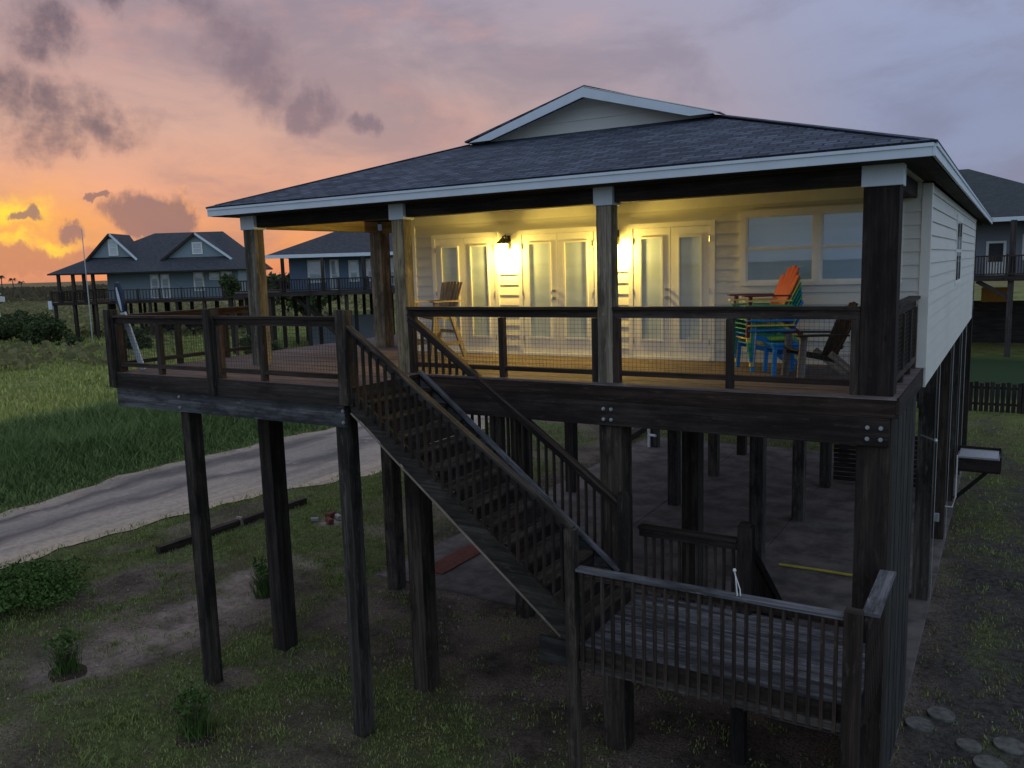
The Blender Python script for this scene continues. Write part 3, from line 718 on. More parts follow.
# bench-height fish cleaning tray hung on the right-hand posts
t = thing('cleaning_table', 'metal topped wall table with a dark apron fixed to the right side of the stilts', 'table', (.9, 14, 0))
m = MB(); m.box(.40, 1.36, 13.85, 14.9, 1.50, 1.53); m.box(.44, 1.33, 13.87, 14.88, 1.5, 1.60); m.build('table_top', METAL, t)
m = MB(); m.box(.38, 1.38, 13.80, 13.84, 1.22, 1.56); m.box(.38, 1.38, 14.91, 14.95, 1.25, 1.66); m.box(1.365, 1.40, 13.84, 14.9, 1.25, 1.62); m.build('apron', W_DARK, t)
m = MB(); m.beam((1.1, 13.9, 1.24), (.38, 13.9, .45), .07, .09); m.build('brace', W_DARK, t)
m = MB(); m.tube([(.42, 13.7, 1.65), (.42, 13.7, .55), (.36, 13.6, .3), (.2, 13.6, .3)], .02, 6); m.build('drain_pipe', PVC, t)

# ------------------------------------------------------------------ neighbouring houses
def hip_roof(m, x0, x1, y0, y1, z, rx0, rx1, ry, rz, th=.15):
    m.slab([(x0, y0, z), (x1, y0, z), (rx1, ry, rz), (rx0, ry, rz)], th); m.slab([(x1, y0, z), (x1, y1, z), (rx1, ry, rz)], th)
    m.slab([(x1, y1, z), (x0, y1, z), (rx0, ry, rz), (rx1, ry, rz)], th); m.slab([(x0, y1, z), (x0, y0, z), (rx0, ry, rz)], th)
def walls(m, x0, x1, y0, y1, z0, z1, ex=.3):
    for a, b, n in (((x0, y0), (x1, y0), (0, -1)), ((x1, y0), (x1, y1), (1, 0)), ((x1, y1), (x0, y1), (0, 1)), ((x0, y1), (x0, y0), (-1, 0))): lap_wall(m, a, b, z0, z1, n, ex)
def far_rail(t, x0, x1, y, z0, z1, mt, step=.35, axis='x'):
    m = MB()
    f = (lambda a, z: (a, y, z)) if axis == 'x' else (lambda a, z: (y, a, z))
    m.beam(f(x0, z1), f(x1, z1), .12, .10); m.beam(f(x0, z0+.15), f(x1, z0+.15), .06, .09)
    for a in np.arange(x0+.05, x1, step): m.beam(f(a, z0+.1), f(a, z1), .07, .07)
    for a in np.arange(x0+.05, x1, 2.4): m.beam(f(a, z0-.3), f(a, z1+.12), .13, .13)
    m.build('railing', mt, t, local=True)
def fwin(t, x0, x1, z0, z1, y, glass=GLASS_FAR): window(x0, x1, z0, z1, pos=y, sgn=-1, parent=t, glass=glass, tw=.14, loc=True)
W_FAR = wood('far_dark_wood', (.035, .027, .024), (.08, .06, .05), .4)
# far left
n1 = thing('neighbour_house', 'slate blue two-gabled stilt house far away at the left under the sunset', 'house', gp(67, 93.5), rad(30.9), 'neighbouring stilt houses')
D1 = 4.3
m = MB(); walls(m, 4.6, 19.4, 2.2, 12.5, D1, 7.45); m.build('wall', SIDE_BLUE, n1, local=True)
m = MB(); hip_roof(m, -.7, 20.2, -.5, 13.5, 7.45, 8.6, 16.6, 6.5, 11.9); m.build('roof', ROOF2, n1, local=True)
def gable(t, xc, hw_, y, z0, z1, yb):
    m = MB(); m.slab([(xc-hw_, y, z0), (xc+hw_, y, z0), (xc, y, z1)], .1)
    m.build('gable_wall', SIDE_BLUE, t, local=True)
    for s_ in (-1, 1):
        m = MB(); pts = [(xc+s_*(hw_+.35), y-.45, z0-.32), (xc+s_*(hw_+.35), yb-2, z0-.32), (xc, yb, z1+.08), (xc, y-.45, z1+.08)]
        m.slab(pts if s_ > 0 else pts[::-1], .12); m.build('roof', ROOF2, t, local=True)
        m = MB(); m.beam((xc+s_*(hw_+.38), y-.47, z0-.36), (xc, y-.47, z1), .05, .24); m.build('barge_board', PAINT_BLUE if s_ > 0 else W_FAR, t, local=True)
gable(n1, 5.6, 2.5, 1.9, 9.15, 11.7, 6.5); gable(n1, 15.2, 3.6, 1.7, 8.9, 11.5, 6.5)
fwin(n1, 5.35, 6.15, 9.4, 11.0, 1.88); fwin(n1, 14.8, 15.7, 9.3, 10.4, 1.68)
for a, b, c, d in ((9.6, 10.3, 4.5, 7.0), (10.8, 11.5, 4.5, 7.0), (14.5, 15.4, 5.2, 7.1), (16.3, 17.2, 6.4, 7.0), (17.6, 18.6, 5.2, 7.1)): fwin(n1, a, b, c, d, 2.19)
m = MB(); m.box(-.6, 19.4, -.3, 12.6, D1-.3, D1); m.build('deck', W_FAR, n1, local=True)
far_rail(n1, -.6, 19.4, -.3, D1, 5.5, W_FAR); far_rail(n1, -.3, 12.6, -.6, D1, 5.5, W_FAR, axis='y')
for x in (.1, 1.7, 2.9, 3.9): m = MB(); m.box(x, x+.3, -.1, .2, D1, 7.4); m.build('porch_post', W_FAR, n1, local=True)
for x in (-.5, 1.6, 4.0, 7.0, 10.0, 13.0, 16.0, 18.9):
    for y in (0, 4.2, 8.4, 12.2): m = MB(); m.box(x, x+.28, y-.14, y+.14, -.3, D1-.28); m.build('stilt', W_FAR, n1, local=True)
m = MB(); m.box(-.9, -.5, -.5, -.2, 3.6, 4.5); m.build('meter_box', PAINT_BLUE, n1, local=True)
m = MB(); m.box(7, 18.5, 9.0, 9.1, 0, 2.3); m.build('lattice_wall', W_FAR, n1, local=True)
# behind the left porch
n2_ = thing('neighbour_house', 'navy blue hip-roofed house behind the left side of the deck', 'house', gp(273, 70), rad(30.9), 'neighbouring stilt houses')
D2 = 5.25
m = MB(); walls(m, 1.4, 22, 2.3, 13, D2, 8.2); m.build('wall', SIDE_NAVY, n2_, local=True)
m = MB(); hip_roof(m, 0, 24, 0, 15, 8.25, 9.5, 15, 7.5, 12.0); m.build('roof', ROOF2, n2_, local=True)
m = MB(); m.box(-.05, 24.05, -.08, -.02, 8.02, 8.30); m.build('fascia', PAINT_BLUE, n2_, local=True)
m = MB(); m.box(5.2, 6.1, 4.6, 5.5, 9.3, 12.1); m.build('chimney', SIDE_NAVY, n2_, local=True)
for a, b, c, d in ((3.1, 4.3, 6.0, 7.7), (5.0, 5.5, 5.35, 7.7), (6.6, 7.2, 6.0, 7.6), (8.1, 9.0, 6.0, 7.7), (9.4, 10.8, 5.6, 7.8), (11.3, 12.2, 5.6, 7.8)): fwin(n2_, a, b, c, d, 2.28)
m = MB(); m.box(-3.6, 23, -.2, 13, D2-.35, D2); m.build('deck', W_FAR, n2_, local=True)
far_rail(n2_, -3.6, 23, -.2, D2, 6.25, W_FAR, .22)
for x in (1.3, 4.6, 8.0, 11.5, 15): m = MB(); m.box(x, x+.25, .0, .25, D2, 8.2); m.build('porch_post', W_FAR, n2_, local=True)
for x in (-3.2, 0, 3.2, 6.4, 9.6, 12.8, 16):
    for y in (.2, 4.2, 8.4, 12.4): m = MB(); m.box(x, x+.28, y-.14, y+.14, -.3, D2-.3); m.build('stilt', W_FAR, n2_, local=True)
m = MB(); m.box(2, 9, 6, 6.1, .0, 2.9); m.build('lattice_wall', SIDE_GREY, n2_, local=True)
m = MB(); m.beam((2.0, 1.0, D2-.4), (5.5, 1.0, 1.5), .25, .3); m.beam((2.0, 2.2, D2-.4), (5.5, 2.2, 1.5), .25, .3); m.build('stairs', W_FAR, n2_, local=True)
# right
n3 = thing('neighbour_house', 'grey stilt house behind the right side of the cream house', 'house', gp(979, 56), 0, 'neighbouring stilt houses')
D3 = 5.25
m = MB(); walls(m, -14, 6.5, 2.6, 14, D3, 8.85); m.build('wall', SIDE_GREY, n3, local=True)
m = MB(); hip_roof(m, -18, 7.6, 0, 17, 9.0, -9.2, -1.6, 8.5, 13.0); m.build('roof', ROOF3, n3, local=True)
m = MB(); m.box(-18, 7.65, -.08, -.02, 8.76, 9.04); m.build('fascia', PAINT_BLUE, n3, local=True)
m = MB(); m.box(-.05, 1.15, 2.53, 2.585, D3, 7.55); m.build('door', TRIM, n3, local=True)
m = MB(); m.box(.12, .98, 2.50, 2.525, D3+.9, 7.4); m.build('door_glass', GLASS_DARK, n3, local=True)
fwin(n3, 2.2, 3.8, 6.3, 7.8, 2.58)
m = MB(); m.box(-6, 8, -1.2, 2.6, D3-.3, D3); m.build('deck', W_FAR, n3, local=True)
far_rail(n3, -6, 8, -1.2, D3, 6.55, W_FAR, .16)
for x in (-1.6, 1.35, 4.6): m = MB(); m.box(x, x+.35, -1.0, -.65, -.3, 8.8); m.build('porch_post', W_FAR, n3, local=True)
m = MB(); m.beam((-.4, -.85, D3-.3), (1.4, -.85, 3.9), .2, .28); m.build('brace', W_FAR, n3, local=True)
for x in (-6, -3, 4.6):
    for y in (4, 9, 13): m = MB(); m.box(x, x+.35, y, y+.35, -.3, D3-.3); m.build('stilt', W_FAR, n3, local=True)
m = MB(); m.box(-6, 7, 8.9, 9.0, 0, 3.2); m.build('lattice_wall', W_FAR, n3, local=True)
m = MB(); m.box(-.3, 1.5, 6, 6.1, 3.25, 4.3); tag(m.build('far_ground_stand_in', plain('orange_panel', (.5, .22, .04), .7, .2), n3, local=True), None, None)  # added panel standing in for orange-lit far ground seen beneath the house
# fence on the right
t = thing('picket_fence', 'low dark picket fence closing the right-hand yard behind the house', 'fence', (.2, 30.6, 0))
m = MB()
for k in range(46): m.box(-3+k*.2, -3+k*.2+.16, 30.56, 30.585, .02, 1.28+.04*math.sin(k*2.1), ch=0)
m.build('pickets', W_DARK, t)
m = MB(); m.beam((-3, 30.62, .35), (6.4, 30.62, .35), .05, .1); m.beam((-3, 30.62, 1.05), (6.4, 30.62, 1.05), .05, .1); m.build('fence_rails', W_DARK, t)
for x in (-2.9, -.5, 1.9, 4.3, 6.4): m = MB(); m.box(x, x+.1, 30.65, 30.75, -.2, 1.3); m.build('fence_post', W_DARK, t)
# poles
g = gp(97, 88); m = MB(); m.tube([g, g+Vector((0, 0, 12.0))], .07, 6, .045); tag(m.build('flagpole', METAL), 'thin bare flagpole standing before the far left house', 'flagpole')
g = gp(8, 120); t = thing('bird_house', 'white bird house on a tall pole in the field at the left edge', 'bird house', g)
m = MB(); m.tube([g, g+Vector((-.3, 0, 4.0))], .12, 6); m.build('pole', PVC, t)
m = MB(); c = g+Vector((-.3, 0, 4.0)); m.box(c.x-.9, c.x+.9, c.y-.6, c.y+.6, c.z, c.z+.7); m.slab([(c.x-1.2, c.y-.9, c.z+.7), (c.x+1.2, c.y-.9, c.z+.7), (c.x+1.2, c.y, c.z+1.15), (c.x-1.2, c.y, c.z+1.15)], .05); m.build('box', PVC, t)
g = gp(16, 115); m = MB(); m.beam(g, g+Vector((0, 0, 2.4)), .5, .5); tag(m.build('field_post', W_FAR), 'short dark stump post in the field near the bird house', 'post')

# ------------------------------------------------------------------ ground
def vnoise(x, y, s, seed=0):
    x = np.asarray(x, float)/s; y = np.asarray(y, float)/s; xi = np.floor(x).astype(np.int64); yi = np.floor(y).astype(np.int64); fx = x-xi; fy = y-yi
    def h(a, b):
        n = (a*374761393+b*668265263+seed*1442695041) & 0xffffffff; n = ((n ^ (n >> 13))*1274126177) & 0xffffffff
        return ((n ^ (n >> 16)) & 0xffff)/65535
    fx = fx*fx*(3-2*fx); fy = fy*fy*(3-2*fy)
    return (h(xi, yi)*(1-fx)+h(xi+1, yi)*fx)*(1-fy)+(h(xi, yi+1)*(1-fx)+h(xi+1, yi+1)*fx)*fy
def fbm(x, y, s, seed=0): return .5*vnoise(x, y, s, seed)+.27*vnoise(x, y, s/2.1, seed+1)+.15*vnoise(x, y, s/4.3, seed+2)+.08*vnoise(x, y, s/9, seed+3)
SAND = [(-12.2, -.9, .9, 1.7), (-12.5, .7, 1.0, 1.8), (-12.0, -2.55, .38, .55), (-13.3, 3.3, .5, .7), (-12.4, 3.5, .45, .45), (-13.0, 2.0, .6, 1.0), (-14.2, 6.3, .5, .5)]
DIRT = [(-12.4, .2, 1.7, 3.2), (-15.1, .7, .9, 1.6), (-9.4, 2.2, 1.3, 1.4), (-8.6, 3.2, 1.8, 1.4), (-6.8, 2.3, 1.5, 1.6), (-5.2, 1.4, 1.8, 1.7), (-3.6, 1.6, 2.2, 2.3), (-1.8, 1.4, 2.6, 2.6), (-.2, .6, 1.6, 3.0), (.7, 4.5, .9, 9), (2.6, 6, 1.7, 12), (-4.2, -.4, .7, .8), (-11.3, 17, 1.0, 2.5), (-10.6, 13, .8, 5), (-9.6, -1.1, .5, .4), (-11.2, 1.6, .5, .3)]  # rightmost entry also spreads the soil that carries the painted shade
def cover(x, y):
    w = (fbm(x, y, 1.3, 5)-.5)*1.5; w2 = (fbm(x, y, .35, 9)-.5)*.9
    sand = np.zeros_like(x); dirt = np.zeros_like(x)
    for cx, cy, a, b in SAND: sand = np.maximum(sand, 1.15-np.hypot((x-cx)/a, (y-cy)/b)+w*.9+w2*1.2)
    for cx, cy, a, b in DIRT: dirt = np.maximum(dirt, 1.3-np.hypot((x-cx)/a, (y-cy)/b)+w*.7+w2*.9)
    sand = np.clip(sand*1.15, 0, 1)*np.clip(.05+1.9*fbm(x, y, .35, 41), 0, 1); dirt = np.clip(dirt*1.5, 0, 1)
    inslab = ((x > -10.6) & (x < .33) & (y > 3.6) & (y < 20.3)); dirt = np.where(inslab, 1, dirt)
    patch = np.clip((fbm(x, y, 2.2, 21)-.56)*6, 0, .75); near = (x > -18) & (x < 3) & (y < 30)
    dirt = np.where(near, np.maximum(dirt, patch), dirt)
    return sand, dirt
def axis(a0, a1, fine, far):
    l = list(np.arange(a0, a1, fine)); s = fine; v = l[-1]
    while v < far: s *= 1.22; v += s; l.append(v)
    s = fine; v = a0; pre = []
    while v > -far: s *= 1.22; v -= s; pre.append(v)
    return np.array(pre[::-1]+l)
gx = axis(-19, 4, .10, 3500); gy = axis(-5, 24, .10, 3500)
XX, YY = np.meshgrid(gx, gy); sand, dirt = cover(XX, YY)
far_ = np.clip((np.hypot(XX, YY)-45)/60, 0, 1)
ZZ = (fbm(XX, YY, 1.1, 3)-.5)*.05*(1-sand)-.004
flat = ((XX > -10.9) & (XX < .6) & (YY > 3.3) & (YY < 20.6)) | ((XX < -14.3) & (XX > -28) & (YY < 75))
ZZ = np.where(flat, -.02, ZZ); ZZ = ZZ+far_*(fbm(XX, YY, 60, 8)-.5)*1.2
nx, ny = len(gx), len(gy)
me = bpy.data.meshes.new('ground'); me.vertices.add(nx*ny); me.vertices.foreach_set('co', np.stack([XX, YY, ZZ], -1).ravel())
ii = (np.arange(ny-1)[:, None]*nx+np.arange(nx-1)[None, :]).ravel()
q = np.stack([ii, ii+1, ii+nx+1, ii+nx], -1).ravel()
me.loops.add(len(q)); me.loops.foreach_set('vertex_index', q); me.polygons.add(len(ii)); me.polygons.foreach_set('loop_start', np.arange(len(ii))*4)
me.update(calc_edges=True)
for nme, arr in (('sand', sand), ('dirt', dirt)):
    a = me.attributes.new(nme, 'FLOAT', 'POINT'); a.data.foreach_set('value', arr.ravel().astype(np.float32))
me.polygons.foreach_set('use_smooth', [True]*len(me.polygons))
ground = bpy.data.objects.new('ground', me); C.objects.link(ground); ground['kind'] = 'structure'
def ground_f(t, b):
    o = t.new('ShaderNodeTexCoord').outputs['Object']
    at = lambda n: (lambda a: (setattr(a, 'attribute_name', n), a.outputs['Fac'])[1])(t.new('ShaderNodeAttribute'))
    n1_ = t.noise(o, .6, 5, .6); n2__ = t.noise(o, 7, 5, .7); n3_ = t.noise(o, 28, 4, .7); nb = t.noise(t.mapping(o, (.02, .05, 1)), 1, 5, .65); nc = t.noise(o, .11, 5, .65)
    grass = t.mix(t.rng(n2__, .3, .7), (.055, .070, .024), (.16, .19, .07))
    grass = t.mix(t.rng(n1_, .4, .65), grass, t.mix(t.rng(n3_, .3, .7), (.065, .058, .032), (.16, .14, .08)))
    sp = t.new('ShaderNodeSeparateXYZ'); t.l.new(o, sp.inputs[0])
    dist = t.vm('LENGTH', o)
    fieldc = t.ramp(nc, [(.3, (.11, .15, .04)), (.47, (.24, .29, .085)), (.6, (.36, .36, .12)), (.72, (.20, .18, .08))])
    fieldc = t.mix(t.rng(t.noise(o, 1.4, 5, .75), .35, .75), t.mix(.55, fieldc, (.03, .035, .015)), fieldc)
    farc = t.ramp(nb, [(.3, (.13, .10, .055)), (.5, (.20, .165, .08)), (.7, (.27, .19, .11))])
    farc = t.mix(t.rng(t.noise(t.mapping(o, (.08, .08, 1)), 1, 6, .75), .5, .7), farc, (.08, .08, .04))
    fc = t.mix(t.rng(dist, 110, 260), fieldc, farc)
    c = t.mix(t.rng(sp.outputs[0], -24, -28), grass, fc)
    c = t.mix(t.rng(sp.outputs[1], 24, 34), c, fc)
    c = t.mix(t.math('MULTIPLY', t.rng(sp.outputs[1], 32, 36), t.math('MULTIPLY', t.rng(sp.outputs[0], -6, -3), t.rng(sp.outputs[1], 54, 50))), c, (.032, .062, .028))
    dirt_shade_c = t.mix(t.rng(n3_, .3, .7), (.075, .056, .044), (.30, .235, .19)); dirt_shade_c = t.mix(t.rng(n1_, .4, .62), dirt_shade_c, t.mix(t.rng(n2__, .35, .65), (.05, .042, .034), (.11, .09, .075)))
    sandc = t.mix(t.rng(n2__, .3, .7), (.23, .18, .15), (.40, .325, .275))
    dirt_shade_c = t.mix(t.rng(sp.outputs[0], .1, 1.0, 0, .75), dirt_shade_c, t.mix(t.rng(n2__, .35, .65), (.028, .028, .027), (.085, .083, .082)))  # shade painted into the soil: dark grey towards the right of the house
    c = t.mix(at('dirt'), c, dirt_shade_c); c = t.mix(at('sand'), c, sandc)
    t.put(b.inputs['Base Color'], c); b.inputs['Roughness'].default_value = .95; b.inputs['Specular IOR Level'].default_value = .1
    bump(t, b, t.math('ADD', n3_, t.math('MULTIPLY', n2__, 2)), .7, .04)
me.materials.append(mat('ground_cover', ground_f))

def road_f(t, b):
    o = t.new('ShaderNodeTexCoord').outputs['Object']
    g = t.noise(t.mapping(o, (1.1, .16, 1)), 1, 5, .6, .5); n = t.noise(o, 6, 5, .7); n3_ = t.noise(o, 40, 3)
    n1_ = t.noise(o, .8, 5, .65)
    su = t.new('ShaderNodeSeparateXYZ'); t.l.new(t.new('ShaderNodeTexCoord').outputs['UV'], su.inputs[0])
    fr = t.math('ADD', su.outputs[0], t.math('MULTIPLY', t.math('SUBTRACT', t.noise(t.mapping(o, (.5, .22, 1)), 1, 5, .6), .5), .42))
    c = t.ramp(fr, [(.0, (.42, .34, .27)), (.09, (.34, .27, .22)), (.15, (.10, .085, .08)), (.26, (.36, .30, .25)), (.42, (.30, .26, .225)), (.50, (.12, .105, .10)), (.62, (.42, .34, .28)), (.80, (.48, .39, .31)), (.93, (.54, .42, .30))])
    c = t.mix(t.rng(g, .46, .66, 0, .6), c, (.15, .13, .12))
    c = t.mix(t.math('MULTIPLY', t.rng(n1_, .56, .66), .6), c, (.46, .36, .31))
    c = t.mix(t.math('MULTIPLY', t.rng(n, .38, .7), .45), c, (.14, .125, .13))
    c = t.mix(t.math('MULTIPLY', t.rng(n3_, .5, .8), .4), c, (.46, .40, .38))
    t.put(b.inputs['Base Color'], c); b.inputs['Roughness'].default_value = .9; b.inputs['Specular IOR Level'].default_value = .15
    bump(t, b, t.math('ADD', n, n3_), .5, .02)
near = [(-28, -60), (-20.2, -8), (-19.2, -3), (-18.83, 0), (-18.8, 2.6), (-18.75, 5.0), (-18.2, 7.5), (-17.1, 9.6), (-16.2, 13), (-16.8, 17), (-18.2, 21), (-19.5, 26), (-20, 40), (-20, 70)]
farr = [(-36, -60), (-25.0, -8), (-24.0, -3), (-23.7, 0), (-23.7, 2.5), (-24.0, 4.9), (-24.6, 6.5), (-24.7, 9), (-24.3, 12.6), (-24.2, 15), (-23.8, 18), (-23.5, 24), (-25, 40), (-28, 70)]
def wig(pts, seed):
    out = []
    for (a, b), (c, d) in zip(pts, pts[1:]):
        n = max(2, int(math.hypot(c-a, d-b)/.25))
        for k in range(n):
            t = k/n; x, y = a+(c-a)*t, b+(d-b)*t; out.append((x+(float(fbm(np.array([x]), np.array([y]), 1.0, seed)[0])-.5)*.9, y))
    out.append(pts[-1]); return out
from bisect import bisect
A = wig(near, 31); B = wig(farr, 37)
m = MB(); ys = np.concatenate([np.arange(-60, -5, 1.5), np.arange(-5, 24, .2), np.arange(24, 70, 1.5)])
ax_ = np.interp(ys, [p[1] for p in A], [p[0] for p in A]); bx_ = np.interp(ys, [p[1] for p in B], [p[0] for p in B])
for k in range(len(ys)-1):
    m.poly([(bx_[k], ys[k], .006), (ax_[k], ys[k], .006), (ax_[k+1], ys[k+1], .006), (bx_[k+1], ys[k+1], .006)], [(0, ys[k]), (1, ys[k]), (1, ys[k+1]), (0, ys[k+1])])
ro = m.build('road', mat('sandy_asphalt', road_f)); ro['kind'] = 'structure'
m = MB()
jx = [-10.45, -6.75, -3.25, .34]; jy = [3.7, 9.2, 14.6, 20.1]
for a in range(3):
    for b in range(3): m.box(jx[a]+.006, jx[a+1]-.006, jy[b]+.006, jy[b+1]-.006, -.10, .02+.004*((a+b) % 2), ch=.006)
m.box(-1.5, .334, 1.82, 3.692, -.10, .022, ch=.006)
sl = m.build('concrete_slab', CONC); sl['kind'] = 'structure'

# ------------------------------------------------------------------ vegetation
def blades(name, pts, hgt, wid, m, label=None, cat=None, lean=.35, kind='stuff', parent=None):
    n = len(pts); a = rng.uniform(0, 2*PI, n); h = hgt*rng.uniform(.5, 1.25, n) if np.isscalar(hgt) else hgt*rng.uniform(.6, 1.2, n); w = wid*rng.uniform(.6, 1.3, n)
    la = rng.uniform(0, 2*PI, n); ll = h*rng.uniform(.1, 1, n)*lean*2
    dx, dy = np.cos(a)*w/2, np.sin(a)*w/2; lx, ly = np.cos(la)*ll, np.sin(la)*ll
    x, y, z = pts[:, 0], pts[:, 1], pts[:, 2]
    V = np.empty((n, 5, 3))
    V[:, 0] = np.stack([x-dx, y-dy, z], -1); V[:, 1] = np.stack([x+dx, y+dy, z], -1)
    V[:, 2] = np.stack([x+dx*.75+lx*.35, y+dy*.75+ly*.35, z+h*.6], -1); V[:, 3] = np.stack([x-dx*.75+lx*.35, y-dy*.75+ly*.35, z+h*.6], -1)
    V[:, 4] = np.stack([x+lx, y+ly, z+h], -1)
    me = bpy.data.meshes.new(name); me.vertices.add(n*5); me.vertices.foreach_set('co', V.ravel())
    b = np.arange(n)*5; L = np.stack([b, b+1, b+2, b+3, b+3, b+2, b+4], -1).ravel()
    me.loops.add(len(L)); me.loops.foreach_set('vertex_index', L); me.polygons.add(2*n)
    ls_ = np.stack([np.arange(n)*7, np.arange(n)*7+4], -1).ravel(); me.polygons.foreach_set('loop_start', ls_); me.update(calc_edges=True)
    me.materials.append(m); o = bpy.data.objects.new(name, me); C.objects.link(o)
    if parent is not None: o.parent = parent
    elif kind: o['kind'] = kind
    if label: o['label'] = label; o['category'] = cat
    return o
def on_road(x, y):
    return (x < np.interp(y, [p[1] for p in A], [p[0] for p in A])+.05) & (x > np.interp(y, [p[1] for p in B], [p[0] for p in B])-.05)
def scatter(n, x0, x1, y0, y1, dens):
    x = rng.uniform(x0, x1, n); y = rng.uniform(y0, y1, n); k = rng.uniform(0, 1, n) < dens(x, y); return np.stack([x[k], y[k], np.full(k.sum(), -.01)], -1)
def dl(x, y):
    s, d = cover(x, y); g = (1-s)**2*(1-d)**1.6*np.clip(fbm(x, y, .5, 77)*1.9-.35, .05, 1); ins = (x > -10.6) & (x < .4) & (y > 3.3) & (y < 20.4); return np.where(on_road(x, y) | ins, 0, np.maximum(g, .35*np.clip((fbm(x, y, .3, 78)-.5)*5, 0, 1)))
v_ = scatter(26000, -25.6, -16, -6, 24, lambda x, y: np.where(np.minimum(abs(x-np.interp(y, [p[1] for p in A], [p[0] for p in A])), abs(x-np.interp(y, [p[1] for p in B], [p[0] for p in B]))) < .4*fbm(x, y, .8, 15)**2*2.4, 1, 0))
blades('verge_grass', v_, .11, .022, LAWN, 'ragged grass breaking over both edges of the road', 'grass', .6)
blades('lawn', scatter(420000, -18.6, 3, -4.5, 14, dl), .06, .017, LAWN, 'short patchy lawn around the stilts of the house', 'grass')
blades('lawn_behind', scatter(60000, -18, 4, 14, 31, lambda x, y: dl(x, y)*.8), .08, .03, LAWN, 'short grass behind and to the right of the house', 'grass')
def dt(x, y):
    edge = np.interp(y, [p[1] for p in B], [p[0] for p in B]); d = edge-x
    return np.where((d > .15) & (d < 12), np.clip(fbm(x, y, 2.5, 51)*2.2-.3+np.clip(1-d/6, 0, .4), .1, 1), 0)
tp = scatter(130000, -40, -23, -8, 26, dt)
edge = np.interp(tp[:, 1], [p[1] for p in B], [p[0] for p in B]); dd = edge-tp[:, 0]
hh = np.clip(dd*.28, .15, 1.0)*(.55+.8*fbm(tp[:, 0], tp[:, 1], 3, 60))
blades('tall_grass', tp, hh, .045, TALL, 'dense tall green grass along the far side of the road', 'grass', .45)
fp = scatter(150000, -110, -30, -10, 90, lambda x, y: np.clip(fbm(x, y, 9, 91)*2-.35, .05, 1)*np.clip(1.3-np.hypot(x+30, y)/110, .2, 1))
fp[:, 2] = 0
blades('field_grass', fp, .22+.35*fbm(fp[:, 0], fp[:, 1], 12, 66), .10, FIELD, 'pale green marsh grass stretching towards the horizon', 'grass', .4)
def leaves(n, c, rx, ry, rz, size, seed=0, clumps=9, name='foliage', m=LEAF, parent=None, shell=.55):
    r = np.random.default_rng(seed); cc = r.normal(0, 1, (clumps, 3)); cc /= np.linalg.norm(cc, axis=1)[:, None]; cc *= r.uniform(.25, .8, (clumps, 1)); cs = r.uniform(.28, .5, clumps)
    k = r.integers(0, clumps, n); d = r.normal(0, 1, (n, 3)); d /= np.linalg.norm(d, axis=1)[:, None]; d *= r.uniform(shell, 1.05, (n, 1))
    p = (cc[k]+d*cs[k][:, None])*np.array([rx, ry, rz])+np.array(c); p[:, 2] = np.maximum(p[:, 2], .02)
    a = r.normal(0, 1, (n, 3)); a /= np.linalg.norm(a, axis=1)[:, None]; b = np.cross(a, r.normal(0, 1, (n, 3))); b /= np.linalg.norm(b, axis=1)[:, None]
    s = size*r.uniform(.5, 1.3, (n, 1)); V = np.stack([p-a*s, p+b*s*.45, p+a*s, p-b*s*.45], 1)
    me = bpy.data.meshes.new(name); me.vertices.add(4*n); me.vertices.foreach_set('co', (V-np.array(origin(parent)) if parent else V).ravel())
    me.loops.add(4*n); me.loops.foreach_set('vertex_index', np.arange(4*n)); me.polygons.add(n); me.polygons.foreach_set('loop_start', np.arange(n)*4); me.update(calc_edges=True)
    me.materials.append(m); o = bpy.data.objects.new(name, me); C.objects.link(o); o.parent = parent; return o
def bush(label, x, y, rx, ry, h, n, size, m=LEAF, seed=1, cat='bush', stem=True, name='bush', clumps=10):
    t = thing(name, label, cat, (x, y, 0)); leaves(n, (x, y, h*.5), rx, ry, h*.55, size, seed, clumps, 'foliage', m, t)
    mb = MB(); r = random.Random(seed)
    for k in range(6): a = r.uniform(0, 6.3); mb.tube([(x, y, -.05), (x+math.cos(a)*rx*.3, y+math.sin(a)*ry*.3, h*.35), (x+math.cos(a)*rx*.55, y+math.sin(a)*ry*.55, h*.75)], .03*h, 5, .008)
    mb.build('stem', STEM, t); return t
# shrub hugging the near road edge
bush('low bright green shrub beside the road at the left edge of the picture', -16.2, -.9, 1.3, 1.5, .75, 9000, .05, LEAF, 3, 'shrub', clumps=26, name='shrub')
for k, (u, dp, w, h, lb) in enumerate(((8, 96, 2.8, 2.6, 'dark round bush at the very left of the field'), (30, 92, 3.0, 3.6, 'largest dark bush of the clump in the left field'), (50, 90, 2.4, 2.9, 'dark bush of the clump nearest the far left house'))):
    g = gp(u, dp); bush(lb, g.x, g.y, w, w, h, 3500, .22, LEAFD, 20+k, clumps=16)
g = gp(78, 86); bush('low dark bush at the feet of the far left house stilts', g.x, g.y, 2.2, 1.5, 1.0, 1500, .16, LEAFD, 31)
g = gp(140, 80); bush('broad green bush seen through the left end of the deck railing', g.x, g.y, 3.0, 2.0, 2.2, 2500, .2, LEAFD, 33)
g = gp(262, 62); bush('dark bush under the left edge of the navy blue house', g.x, g.y, 2.6, 2.0, 2.2, 2500, .2, LEAFD, 34)
g = gp(310, 130); bush('wide dark green tree clump behind the navy blue house', g.x, g.y, 9, 4, 7.5, 3500, .5, LEAFD, 35)
g = gp(240, 66); t = thing('tree', 'small leafy tree between the two houses at the left', 'tree', g)
leaves(1200, (g.x, g.y, 6.0), .9, .9, 1.0, .16, 41, 8, 'crown', LEAFD, t); m = MB(); m.tube([g, g+Vector((.1, 0, 3)), g+Vector((0, .1, 5.5))], .14, 7, .05); m.build('trunk', STEM, t)
